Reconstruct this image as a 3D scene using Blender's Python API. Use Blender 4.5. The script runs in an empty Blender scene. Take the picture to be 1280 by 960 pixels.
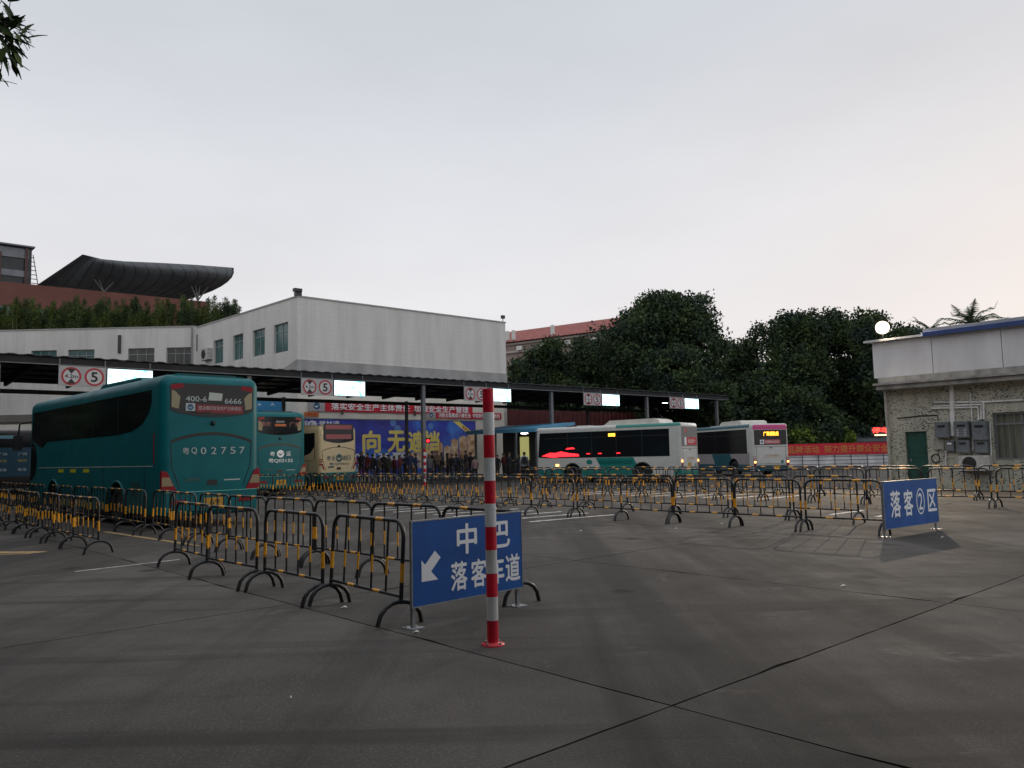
import bpy, bmesh, math, random
import numpy as np
from math import sin, cos, tan, atan, atan2, pi, radians, degrees, hypot, sqrt
from mathutils import Vector, Matrix, noise

random.seed(7)
SC = bpy.context.scene
COL = SC.collection

# ------------------------------------------------------------------ camera
EYE = 1.6
FPX = 1000.0
PITCH = atan(88 / 1000)
ROLL = radians(1.3)
cd = bpy.data.cameras.new('camera')
cam = bpy.data.objects.new('camera', cd)
COL.objects.link(cam)
cd.sensor_width = 36
cd.lens = 36 * FPX / 1280
cd.clip_start = 0.1
cd.clip_end = 3000
Rv = Vector((1, 0, 0)); Fv = Vector((0, cos(PITCH), sin(PITCH))); Uv = Vector((0, -sin(PITCH), cos(PITCH)))
r2 = Rv * cos(ROLL) - Uv * sin(ROLL)
u2 = Rv * sin(ROLL) + Uv * cos(ROLL)
M = Matrix((r2, u2, -Fv)).transposed().to_4x4()
M.translation = Vector((0, 0, EYE))
cam.matrix_world = M
SC.camera = cam

# ------------------------------------------------------------------ sky, sun, exposure
w = bpy.data.worlds.new('World')
SC.world = w
w.use_nodes = True
nt = w.node_tree
for n in list(nt.nodes):
    nt.nodes.remove(n)
N = nt.nodes.new
SUN_EL, SUN_AZ = radians(11), radians(38)      # azimuth measured from +Y towards +X
out = N('ShaderNodeOutputWorld')
bg = N('ShaderNodeBackground'); bg.inputs[1].default_value = 0.10
sky = N('ShaderNodeTexSky'); sky.sky_type = 'NISHITA'; sky.sun_disc = False
sky.sun_elevation = SUN_EL; sky.sun_rotation = SUN_AZ
sky.dust_density = 4; sky.air_density = 1.5
tc = N('ShaderNodeTexCoord')
sep = N('ShaderNodeSeparateXYZ')
nt.links.new(tc.outputs['Generated'], sep.inputs[0])
ramp = N('ShaderNodeValToRGB')
cr = ramp.color_ramp
cr.elements[0].position = 0.0; cr.elements[0].color = (7.0, 6.7, 6.75, 1)
cr.elements[1].position = 1.0; cr.elements[1].color = (8.4, 8.6, 9.0, 1)
e = cr.elements.new(0.12); e.color = (7.1, 6.95, 7.1, 1)
e = cr.elements.new(0.30); e.color = (6.4, 6.5, 6.85, 1)
e = cr.elements.new(0.52); e.color = (5.1, 5.4, 5.85, 1)
nt.links.new(sep.outputs['Z'], ramp.inputs[0])
nz = N('ShaderNodeTexNoise'); nz.inputs['Scale'].default_value = 2.2; nz.inputs['Detail'].default_value = 4
mpn = N('ShaderNodeMapping'); mpn.inputs['Scale'].default_value = (1, 1, 3.5)
nt.links.new(tc.outputs['Generated'], mpn.inputs[0]); nt.links.new(mpn.outputs[0], nz.inputs['Vector'])
mr = N('ShaderNodeMapRange'); mr.inputs[1].default_value = 0.3; mr.inputs[2].default_value = 0.7
mr.inputs[3].default_value = 0.95; mr.inputs[4].default_value = 1.05
nt.links.new(nz.outputs[0], mr.inputs[0])
vm = N('ShaderNodeVectorMath'); vm.operation = 'SCALE'
nt.links.new(ramp.outputs[0], vm.inputs[0]); nt.links.new(mr.outputs[0], vm.inputs['Scale'])
# a weak warm spread round the set sun, low in the sky
dp = N('ShaderNodeVectorMath'); dp.operation = 'DOT_PRODUCT'
dp.inputs[1].default_value = (sin(radians(34)) * cos(radians(2)), cos(radians(34)) * cos(radians(2)), sin(radians(2)))
nt.links.new(tc.outputs['Generated'], dp.inputs[0])
mr2 = N('ShaderNodeMapRange'); mr2.inputs[1].default_value = 0.80; mr2.inputs[2].default_value = 1.0
mr2.inputs[3].default_value = 0.0; mr2.inputs[4].default_value = 0.16
mr2.interpolation_type = 'SMOOTHSTEP'
nt.links.new(dp.outputs['Value'], mr2.inputs[0])
wm = N('ShaderNodeMixRGB'); wm.inputs[2].default_value = (7.2, 6.2, 5.8, 1)
nt.links.new(mr2.outputs[0], wm.inputs[0]); nt.links.new(vm.outputs[0], wm.inputs[1])
mx = N('ShaderNodeMixRGB'); mx.inputs[0].default_value = 0.985
nt.links.new(sky.outputs[0], mx.inputs[1]); nt.links.new(wm.outputs[0], mx.inputs[2])
nt.links.new(mx.outputs[0], bg.inputs[0]); nt.links.new(bg.outputs[0], out.inputs[0])

sl = bpy.data.lights.new('sun', 'SUN'); sl.energy = 0.5; sl.angle = radians(20); sl.color = (1.0, 0.90, 0.80)
sun = bpy.data.objects.new('sun', sl); COL.objects.link(sun)
sd = Vector((sin(SUN_AZ) * cos(SUN_EL), cos(SUN_AZ) * cos(SUN_EL), sin(SUN_EL)))
sun.rotation_euler = sd.to_track_quat('Z', 'Y').to_euler()
sun.location = (30, 40, 60)

SC.view_settings.view_transform = 'Standard'
SC.view_settings.look = 'None'
SC.view_settings.exposure = 0.25
SC.view_settings.gamma = 1.0
SC.render.engine = 'CYCLES'
SC.cycles.max_bounces = 6
SC.cycles.use_denoising = True

# ------------------------------------------------------------------ geometry helpers
def ray(px, py):
    u = (px - 640) / FPX; v = (480 - py) / FPX
    a = u * cos(ROLL) + v * sin(ROLL); b = -u * sin(ROLL) + v * cos(ROLL)
    return Vector((a, cos(PITCH) - b * sin(PITCH), sin(PITCH) + b * cos(PITCH)))
def G(px, py, z=0.0):
    d = ray(px, py); t = (z - EYE) / d.z
    return Vector((d.x * t, d.y * t, z))
def P(px, py, Y):
    d = ray(px, py); t = Y / d.y
    return Vector((d.x * t, Y, EYE + d.z * t))
def project(x, y, z):
    z -= EYE
    c = y * cos(PITCH) + z * sin(PITCH); b = -y * sin(PITCH) + z * cos(PITCH)
    if c < 0.05: return (-9999, -9999)
    a = x / c; b /= c
    return (640 + FPX * (a * cos(ROLL) - b * sin(ROLL)), 480 - FPX * (a * sin(ROLL) + b * cos(ROLL)))
GA = radians(132)
AV = Vector((cos(GA), sin(GA), 0))
BV = Vector((cos(radians(42)), sin(radians(42)), 0))
def ab(a, b, z=0.0):
    v = AV * a + BV * b
    return Vector((v.x, v.y, z))
def frame(o, ang, z=None):
    """x axis along ang (degrees), z up, y = left of x."""
    m = Matrix.Rotation(radians(ang), 4, 'Z')
    m.translation = Vector((o[0], o[1], o[2] if len(o) > 2 else 0))
    return m

# ------------------------------------------------------------------ materials
MATS = {}
def mat(name, col, rough=0.6, metal=0.0, var=0.0, scale=4.0, bump=0.0, emit=0.0, coat=0.0, dark=None, detail=6, spec=0.5, coords='Object', stretch=None, scuff=None):
    if name in MATS: return MATS[name]
    m = bpy.data.materials.new(name); m.use_nodes = True
    t = m.node_tree; b = t.nodes['Principled BSDF']
    c = (col[0], col[1], col[2], 1)
    b.inputs['Base Color'].default_value = c
    b.inputs['Roughness'].default_value = rough
    b.inputs['Metallic'].default_value = metal
    b.inputs['Specular IOR Level'].default_value = spec
    b.inputs['Coat Weight'].default_value = coat
    if emit:
        b.inputs['Emission Color'].default_value = c
        b.inputs['Emission Strength'].default_value = emit
    if var or bump:
        tx = t.nodes.new('ShaderNodeTexCoord'); no = t.nodes.new('ShaderNodeTexNoise')
        no.inputs['Scale'].default_value = scale; no.inputs['Detail'].default_value = detail
        src = tx.outputs[coords]
        if stretch:
            mp = t.nodes.new('ShaderNodeMapping'); mp.inputs['Scale'].default_value = stretch
            t.links.new(src, mp.inputs[0]); src = mp.outputs[0]
        t.links.new(src, no.inputs['Vector'])
        if var:
            mrr = t.nodes.new('ShaderNodeMapRange')
            mrr.inputs[1].default_value = 0.32; mrr.inputs[2].default_value = 0.68
            t.links.new(no.outputs[0], mrr.inputs[0])
            mi = t.nodes.new('ShaderNodeMixRGB')
            d = dark or tuple(x * (1 - var) for x in col)
            mi.inputs[1].default_value = (d[0], d[1], d[2], 1)
            l = tuple(min(1, x * (1 + var * 0.35)) for x in col)
            mi.inputs[2].default_value = (l[0], l[1], l[2], 1)
            t.links.new(mrr.outputs[0], mi.inputs[0]); last = mi.outputs[0]
            if scuff:
                # chips and rubbed spots with sharp edges, in their own colour
                n2 = t.nodes.new('ShaderNodeTexNoise'); n2.inputs['Scale'].default_value = scuff[0]; n2.inputs['Detail'].default_value = 9; n2.inputs['Roughness'].default_value = .7
                ge = t.nodes.new('ShaderNodeNewGeometry'); t.links.new(ge.outputs['Position'], n2.inputs['Vector'])
                m3 = t.nodes.new('ShaderNodeMapRange'); m3.inputs[1].default_value = scuff[1]; m3.inputs[2].default_value = scuff[1] + .025
                t.links.new(n2.outputs[0], m3.inputs[0])
                m4 = t.nodes.new('ShaderNodeMixRGB'); m4.inputs[2].default_value = (*scuff[2], 1)
                t.links.new(m3.outputs[0], m4.inputs[0]); t.links.new(last, m4.inputs[1]); last = m4.outputs[0]
            t.links.new(last, b.inputs['Base Color'])
            rr = t.nodes.new('ShaderNodeMapRange')
            rr.inputs[3].default_value = min(1, rough + 0.12); rr.inputs[4].default_value = max(0.02, rough - 0.08)
            t.links.new(no.outputs[0], rr.inputs[0]); t.links.new(rr.outputs[0], b.inputs['Roughness'])
        if bump:
            bp = t.nodes.new('ShaderNodeBump'); bp.inputs['Strength'].default_value = bump; bp.inputs['Distance'].default_value = 0.02
            t.links.new(no.outputs[0], bp.inputs['Height']); t.links.new(bp.outputs[0], b.inputs['Normal'])
    MATS[name] = m
    return m

def emis(name, col, s):
    if name in MATS: return MATS[name]
    m = bpy.data.materials.new(name); m.use_nodes = True
    t = m.node_tree; b = t.nodes['Principled BSDF']
    b.inputs['Base Color'].default_value = (0.02, 0.02, 0.02, 1)
    b.inputs['Emission Color'].default_value = (*col, 1); b.inputs['Emission Strength'].default_value = s
    MATS[name] = m
    return m

black_paint = mat('black_barrier_paint', (0.018, 0.018, 0.02), 0.42, var=0.4, scale=9, scuff=(14, .64, (.12, .065, .04)))
yellow_tape = mat('amber_tape', (0.95, 0.43, 0.012), 0.35, var=0.22, scale=14, dark=(0.55, 0.23, 0.02), scuff=(11, .60, (.06, .045, .03)))
steel = mat('galvanised_steel', (0.30, 0.31, 0.32), 0.45, 0.6, var=0.3, scale=12)
dark_steel = mat('dark_steel', (0.055, 0.058, 0.062), 0.5, 0.2, var=0.3, scale=3)
grey_steel = mat('grey_painted_steel', (0.16, 0.17, 0.18), 0.5, 0.1, var=0.25, scale=3)
rubber = mat('rubber', (0.018, 0.018, 0.018), 0.8, var=0.3, scale=10)
rim_m = mat('rim_metal', (0.35, 0.34, 0.33), 0.4, 0.5, var=0.4, scale=10)
glass = mat('tinted_glass', (0.010, 0.012, 0.014), 0.08, spec=0.35)
glass_teal = mat('teal_window_glass', (0.05, 0.14, 0.14), 0.12, var=0.3, scale=2)
glass_dark = mat('dark_window_glass', (0.05, 0.052, 0.05), 0.12, var=0.3, scale=2)
black_trim = mat('black_trim', (0.012, 0.012, 0.013), 0.4)
white_print = mat('white_print', (0.86, 0.87, 0.88), 0.5)
red_lens = mat('red_lens', (0.24, 0.004, 0.012), 0.35, spec=.3)
amber_lens = mat('amber_lens', (0.28, 0.22, 0.13), 0.35, spec=.3)
white_paint = mat('white_paint', (0.74, 0.74, 0.72), 0.45, var=0.15, scale=3)
red_paint = mat('red_paint', (0.66, 0.008, 0.03), 0.42, var=0.3, scale=7, scuff=(16, .645, (.20, .15, .14)))

# ------------------------------------------------------------------ mesh builder
class MB:
    def __init__(s): s.v = []; s.f = []; s.m = []; s.s = []
    def add(s, vs, fs, mi=0, smooth=False, xf=None):
        o = len(s.v)
        if xf is not None: vs = [xf @ Vector(v) for v in vs]
        s.v += [tuple(v) for v in vs]
        for i, f in enumerate(fs):
            s.f.append([o + k for k in f]); s.m.append(mi if not isinstance(mi, (list, tuple)) else mi[i]); s.s.append(smooth)
        return s
    def box(s, a, b, mi=0, xf=None):
        x0, x1 = sorted((a[0], b[0])); y0, y1 = sorted((a[1], b[1])); z0, z1 = sorted((a[2], b[2]))
        vs = [(x0, y0, z0), (x1, y0, z0), (x1, y1, z0), (x0, y1, z0), (x0, y0, z1), (x1, y0, z1), (x1, y1, z1), (x0, y1, z1)]
        return s.add(vs, [(0, 3, 2, 1), (4, 5, 6, 7), (0, 1, 5, 4), (1, 2, 6, 5), (2, 3, 7, 6), (3, 0, 4, 7)], mi, False, xf)
    def prism(s, poly, d0, d1, mi=0, xf=None, axis='y', smooth=False):
        """poly of (u, v) in the x-z plane extruded along y from d0 to d1 (axis='y'), or x-y extruded in z (axis='z')."""
        n = len(poly)
        mk = {'y': lambda p, d: (p[0], d, p[1]), 'z': lambda p, d: (p[0], p[1], d), 'x': lambda p, d: (d, p[0], p[1])}[axis]
        vs = [mk(p, d0) for p in poly] + [mk(p, d1) for p in poly]
        fs = [list(range(n)), list(range(2 * n - 1, n - 1, -1))] + [(i, i + n, (i + 1) % n + n, (i + 1) % n) for i in range(n)]
        return s.add(vs, fs, mi, smooth, xf)
    def tube(s, path, r, n=8, mi=0, caps=True, xf=None, closed=False):
        path = [Vector(p) for p in path]
        rs = r if isinstance(r, (list, tuple)) else [r] * len(path)
        o = []; up = None
        for i, p in enumerate(path):
            if closed: d = path[(i + 1) % len(path)] - path[i - 1]
            else: d = path[min(i + 1, len(path) - 1)] - path[max(i - 1, 0)]
            d.normalize()
            if up is None:
                up = Vector((0, 0, 1)) if abs(d.z) < 0.9 else Vector((0, 1, 0))
            sx = d.cross(up).normalized(); up = sx.cross(d).normalized()
            o += [p + (sx * cos(2 * pi * k / n) + up * sin(2 * pi * k / n)) * rs[i] for k in range(n)]
        fs = []; ms = []
        L = len(path)
        for i in range(L if closed else L - 1):
            j = (i + 1) % L
            for k in range(n):
                fs.append((i * n + k, i * n + (k + 1) % n, j * n + (k + 1) % n, j * n + k))
                ms.append(mi[i] if isinstance(mi, (list, tuple)) else mi)
        s.add(o, fs, ms, True, xf)
        if caps and not closed:
            s.add(o[:n], [tuple(range(n - 1, -1, -1))], ms[0], False, xf); s.add(o[-n:], [tuple(range(n))], ms[-1], False, xf)
        return s
    def lathe(s, prof, n=16, mi=0, xf=None):
        """prof of (r, z) about z."""
        vs = []
        for r, z in prof: vs += [(r * cos(2 * pi * k / n), r * sin(2 * pi * k / n), z) for k in range(n)]
        fs = [(i * n + k, i * n + (k + 1) % n, (i + 1) * n + (k + 1) % n, (i + 1) * n + k) for i in range(len(prof) - 1) for k in range(n)]
        s.add(vs, fs, mi, True, xf)
        s.add(vs[:n], [tuple(range(n - 1, -1, -1))], mi, False, xf); s.add(vs[-n:], [tuple(range(n))], mi, False, xf)
        return s
    def mesh(s, name, mats):
        me = bpy.data.meshes.new(name)
        me.from_pydata(s.v, [], s.f)
        me.polygons.foreach_set('material_index', s.m); me.polygons.foreach_set('use_smooth', s.s)
        for m in (mats if isinstance(mats, (list, tuple)) else [mats]): me.materials.append(m)
        me.update()
        return me
    def build(s, name, mats, parent=None, loc=None):
        return obj(name, s.mesh(name, mats), parent, loc)

def obj(name, me, parent=None, loc=None, xf=None):
    o = bpy.data.objects.new(name, me); COL.objects.link(o)
    if parent is not None: o.parent = parent
    if xf is not None: o.matrix_basis = xf
    if loc is not None: o.location = loc
    return o
def tag(o, label, cat, group=None, kind=None):
    if label: o['label'] = label
    if cat: o['category'] = cat
    if group: o['group'] = group
    if kind: o['kind'] = kind
    return o
def thing(name, label, cat, xf=None, group=None):
    o = bpy.data.objects.new(name, None); COL.objects.link(o)
    o.empty_display_size = 0.2
    if xf is not None: o.matrix_basis = xf
    return tag(o, label, cat, group)
def kids(o): return [c for c in bpy.data.objects if c.parent is o]
def copy_tree(o, children, parent=None):
    c = o.copy(); COL.objects.link(c)
    if parent is not None: c.parent = parent
    for ch in children.get(o.name, []):
        copy_tree(ch, children, c)
    return c
def tree_of(o):
    d = {}
    stack = [o]
    while stack:
        k = stack.pop(); ch = kids(k)
        if ch: d[k.name] = ch; stack += ch
    return d

ORD = ['first', 'second', 'third', 'fourth', 'fifth', 'sixth', 'seventh', 'eighth', 'ninth', 'tenth', 'eleventh', 'twelfth',
       'thirteenth', 'fourteenth', 'fifteenth', 'sixteenth', 'seventeenth', 'eighteenth', 'nineteenth', 'twentieth', 'twenty-first',
       'twenty-second', 'twenty-third', 'twenty-fourth', 'twenty-fifth', 'twenty-sixth', 'twenty-seventh', 'twenty-eighth', 'twenty-ninth', 'thirtieth']

def text_mesh(body, size=1.0, bold=0.0, sx=1.0, space=1.0):
    cu = bpy.data.curves.new('lettering', 'FONT')
    cu.body = body; cu.size = 1.0; cu.align_x = 'CENTER'; cu.align_y = 'CENTER'
    cu.space_character = space
    cu.resolution_u = 3; cu.fill_mode = 'FRONT'
    ob = bpy.data.objects.new('lettering', cu)
    me = bpy.data.meshes.new_from_object(ob)
    bpy.data.objects.remove(ob); bpy.data.curves.remove(cu)
    xs = [v.co.x for v in me.vertices]; ys = [v.co.y for v in me.vertices]
    if xs:
        cx = (min(xs) + max(xs)) / 2; cy = (min(ys) + max(ys)) / 2
        h = max(ys) - min(ys)
        k = size / h
        for v in me.vertices:
            v.co = Vector(((v.co.x - cx) * k * sx, 0, (v.co.y - cy) * k))
        if bold > 0.004:
            # heavier strokes: the flat glyph repeated a hair apart
            d = size * min(bold, .035) * 1.15; vs = []; fs = []; nv = len(me.vertices)
            offs = [(0, 0), (d, 0), (-d, 0), (0, d), (0, -d)] if bold > .009 else [(0, 0), (d, 0), (-d, 0)]
            for q, (ox, oz) in enumerate(offs):
                vs += [(v.co.x + ox, -.00012 * size * 4 * q, v.co.z + oz) for v in me.vertices]
                fs += [[i + q * nv for i in p.vertices] for p in me.polygons]
            m2 = bpy.data.meshes.new('lettering'); m2.from_pydata(vs, [], fs); m2.update(); bpy.data.meshes.remove(me); me = m2
    return me
def put_text(body, parent, x, y, z, size, m, width=None, bold=0.0, name='lettering', rot=None, sx=1.0, space=1.0, slant=0.0):
    """text in the x-z plane facing -y, centred at (x, y, z) of parent, size = height of the glyphs, width = total width."""
    me = text_mesh(body, size, bold, sx, space)
    if width and me.vertices:
        xs = [v.co.x for v in me.vertices]; k = width / (max(xs) - min(xs))
        for v in me.vertices: v.co.x *= k
    if slant:
        for v in me.vertices: v.co.z += v.co.x * slant
    me.materials.clear(); me.materials.append(m)
    o = obj(name, me, parent)
    if rot is not None: o.matrix_basis = rot @ Matrix.Translation((x, y, z))
    else: o.location = (x, y, z)
    return o
REAR = Matrix.Rotation(radians(-90), 4, 'Z')     # turns the x-z text plane to face -x (viewed from behind a vehicle): x' = -y, facing -x

# ------------------------------------------------------------------ ground
def ground_material(name, base, stain):
    m = bpy.data.materials.new(name); m.use_nodes = True
    t = m.node_tree; b = t.nodes['Principled BSDF']; L = t.links.new
    tx = t.nodes.new('ShaderNodeTexCoord'); geo = t.nodes.new('ShaderNodeNewGeometry')
    def nse(scale, detail, rough=0.6, st=None, rot=0):
        n = t.nodes.new('ShaderNodeTexNoise'); n.inputs['Scale'].default_value = scale; n.inputs['Detail'].default_value = detail
        n.inputs['Roughness'].default_value = rough
        mp = t.nodes.new('ShaderNodeMapping')
        if st: mp.inputs['Scale'].default_value = st
        mp.inputs['Rotation'].default_value = (0, 0, radians(rot))
        L(geo.outputs['Position'], mp.inputs[0]); L(mp.outputs[0], n.inputs['Vector'])
        return n.outputs[0]
    def rng(src, a, c, lo, hi):
        r = t.nodes.new('ShaderNodeMapRange')
        for i, v in zip((1, 2, 3, 4), (a, c, lo, hi)): r.inputs[i].default_value = v
        L(src, r.inputs[0]); return r.outputs[0]
    def mix(fac, c1, c2, mode='MIX'):
        x = t.nodes.new('ShaderNodeMixRGB'); x.blend_type = mode
        for i, v in ((0, fac), (1, c1), (2, c2)):
            if isinstance(v, (tuple, float)): x.inputs[i].default_value = v if isinstance(v, float) else (*v, 1)
            else: L(v, x.inputs[i])
        return x.outputs[0]
    dk = tuple(x * 0.62 for x in base); lt = tuple(x * 1.3 for x in base)
    c = mix(rng(nse(0.35, 5), 0.35, 0.65, 0, 1), dk, lt)
    c = mix(rng(nse(2.6, 8, 0.65), 0.3, 0.7, 0.0, 0.55), c, tuple(x * 0.78 for x in base))
    c = mix(rng(nse(48, 3, 0.75), 0.52, 0.68, 0.0, 0.75), c, tuple(x * 1.9 for x in base))
    c = mix(rng(nse(30, 4, 0.75), 0.36, 0.26, 0.0, 0.8), c, tuple(x * 0.35 for x in base))
    # tyre-worn streaks along the lanes and patches of old oil
    c = mix(rng(nse(0.5, 5, 0.6, (1.9, 0.13, 1), -42), 0.46, 0.62, 0.0, 0.8), c, stain)
    c = mix(rng(nse(1.1, 3, 0.5, (0.10, 2.2, 1), -35), 0.54, 0.66, 0.0, 0.6), c, stain)
    c = mix(rng(nse(0.14, 5, 0.6), 0.44, 0.60, 0.0, 0.5), c, stain)
    c = mix(rng(nse(0.9, 6, 0.7), 0.62, 0.76, 0.0, 0.75), c, tuple(x * 0.6 for x in stain))
    c = mix(rng(nse(0.55, 7, 0.75, (1, 1.9, 1), 20), 0.60, 0.68, 0.0, 0.5), c, tuple(x * 2.0 for x in base))
    c = mix(rng(nse(2.2, 8, 0.8, (1, .35, 1), -42), 0.62, 0.70, 0.0, 0.45), c, tuple(x * 2.3 for x in base))
    vo = t.nodes.new('ShaderNodeTexVoronoi'); vo.inputs['Scale'].default_value = 0.62; vo.inputs['Randomness'].default_value = 1
    L(geo.outputs['Position'], vo.inputs['Vector'])
    c = mix(rng(vo.outputs['Distance'], 0.06, 0.11, 0.7, 0.0), c, tuple(x * 0.35 for x in stain))
    vo2 = t.nodes.new('ShaderNodeTexVoronoi'); vo2.inputs['Scale'].default_value = 3.1; vo2.inputs['Randomness'].default_value = 1
    L(geo.outputs['Position'], vo2.inputs['Vector'])
    c = mix(rng(vo2.outputs['Distance'], 0.035, 0.07, 0.4, 0.0), c, stain)
    # hairline cracks
    vc = t.nodes.new('ShaderNodeTexVoronoi'); vc.feature = 'DISTANCE_TO_EDGE'; vc.inputs['Scale'].default_value = 0.22
    wp = t.nodes.new('ShaderNodeVectorMath'); wp.operation = 'ADD'
    nn = t.nodes.new('ShaderNodeTexNoise'); nn.inputs['Scale'].default_value = 1.7; nn.inputs['Detail'].default_value = 5
    L(geo.outputs['Position'], nn.inputs['Vector']); L(geo.outputs['Position'], wp.inputs[0])
    L(nn.outputs['Color'], wp.inputs[1]); L(wp.outputs[0], vc.inputs['Vector'])
    c = mix(rng(vc.outputs["Distance"], 0.0, 0.0025, 0.22, 0.0), c, tuple(x * 0.5 for x in stain))
    oi = t.nodes.new('ShaderNodeObjectInfo')
    c2 = mix(1.0, c, (1, 1, 1), 'MULTIPLY')
    tint = t.nodes.new('ShaderNodeVectorMath'); tint.operation = 'SCALE'
    L(c, tint.inputs[0]); L(rng(oi.outputs['Random'], 0, 1, 0.88, 1.1), tint.inputs['Scale'])
    L(tint.outputs[0], b.inputs['Base Color'])
    L(rng(nse(1.3, 6), 0.3, 0.7, 0.78, 0.95), b.inputs['Roughness']); b.inputs['Specular IOR Level'].default_value = 0.18
    bp = t.nodes.new('ShaderNodeBump'); bp.inputs['Strength'].default_value = 0.35; bp.inputs['Distance'].default_value = 0.01
    L(nse(38, 6, 0.7), bp.inputs['Height']); L(bp.outputs[0], b.inputs['Normal'])
    MATS[name] = m
    return m
conc = ground_material('stained_concrete', (0.093, 0.085, 0.077), (0.040, 0.037, 0.034))
tar = mat('joint_filler', (0.030, 0.027, 0.024), 0.9, var=0.4, scale=8, coords='Object')

mb = MB(); mb.add([(-900, -300, 0), (900, -300, 0), (900, 1500, 0), (-900, 1500, 0)], [(0, 1, 2, 3)])
ground = mb.build('ground', conc, loc=(0, 0, -0.022)); tag(ground, 'wide stained grey concrete yard', None, kind='structure')
mb = MB()
for a0 in (0,):
    vs = [ab(-9, -30), ab(-9, 44), ab(46, 44), ab(46, -30)]
    mb.add([(v.x, v.y, 0) for v in vs], [(0, 1, 2, 3)] if True else [])
jf = mb.build('joint_filler', tar, parent=ground, loc=(0, 0, 0.008))
# slabs of poured concrete: 5.2 m along the lanes, 4.6 m across, joints meet at the crossing in front of the camera
CRX = (AV.dot(Vector((0.96, 5.2, 0))), BV.dot(Vector((0.96, 5.2, 0))))
def slab_mesh(sa, sb, g=0.0095):
    m = MB(); n = 14
    # worn, slightly ragged rim
    rim = []
    corners = [(0, 0), (sa, 0), (sa, sb), (0, sb)]
    for i in range(4):
        p, q = corners[i], corners[(i + 1) % 4]
        for k in range(n):
            f = k / n
            x = p[0] + (q[0] - p[0]) * f; y = p[1] + (q[1] - p[1]) * f
            j = g * (0.5 + 0.8 * random.random()) + (0.03 * random.random() if random.random() < .08 else 0)
            x = min(max(x, j), sa - j); y = min(max(y, j), sb - j)
            rim.append((x, y))
    K = len(rim)
    m.add([(x, y, 0) for x, y in rim], [tuple(range(K))])
    m.add([(x, y, 0) for x, y in rim] + [(x, y, -0.012) for x, y in rim], [(i, i + K, (i + 1) % K + K, (i + 1) % K) for i in range(K)])
    return m.mesh('concrete_slab', conc)
slabs = [slab_mesh(5.2, 4.6) for _ in range(5)]
SF = Matrix((AV, BV, Vector((0, 0, 1)))).transposed().to_4x4()
n_s = 0
for i in range(-2, 8):
    for j in range(-7, 10):
        a = CRX[0] + i * 5.2; b = CRX[1] + j * 4.6
        if not (-9 < a < 41 and -30 < b < 40): continue
        c = ab(a + 2.6, b + 2.3)
        if c.y < -6: continue
        pp = project(c.x, c.y, 0)
        if c.y > 6 and not (-500 < pp[0] < 1800): continue
        o = obj('concrete_slab', random.choice(slabs), ground)
        o.matrix_basis = Matrix.Translation(ab(a, b, 0.022)) @ SF.copy()
        n_s += 1
road_white = mat('worn_white_marking', (0.62, 0.61, 0.59), 0.7, var=0.55, scale=6, dark=(0.26, 0.25, 0.24), coords='Object')
road_yellow = mat('worn_yellow_marking', (0.42, 0.26, 0.08), 0.75, var=0.6, scale=5, dark=(0.2, 0.16, 0.11), coords='Object')
def stripe(p, ang, L, wd, m=None, nm='marking_stripe'):
    s_ = MB(); s_.box((0, -wd / 2, 0), (L, wd / 2, 0.003))
    o = s_.build(nm, m or road_white, parent=ground)
    o.matrix_basis = frame((p.x, p.y, 0.0235), ang)
    return o
S0 = Vector((0.4, 19.2, 0))
for k in range(9):
    p = S0 + AV * (0.98 * k) + BV * random.uniform(-0.1, 0.1); stripe(p, 36, 2.7 + random.uniform(-0.15, 0.2), 0.15)
S1 = Vector((7.7, 25.6, 0))
for k in range(9):
    p = S1 + AV * (1.05 * k) + BV * random.uniform(-0.1, 0.1); stripe(p, 40, 2.6, 0.15)
for k in range(7):
    p = Vector((9.2, 19.3, 0)) + BV * 0 + AV * (1.1 * k)
    if k in (0, 1): stripe(p + BV * -1.3, 40, 1.6, 0.12)
stripe(Vector((-9.7, 19.1, 0)), -45, 5.2, 0.11, road_yellow)
stripe(Vector((-10.6, 15.2, 0)), -8, 1.9, 0.26, road_yellow)
stripe(Vector((-10.9, 14.6, 0)), 4, 2.1, 0.10, road_yellow)
stripe(Vector((-6.6, 12.16, 0)), 48, 1.6, 0.05)
# low raised kerb of the waiting platform behind the pillars is built with the canopy

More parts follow.
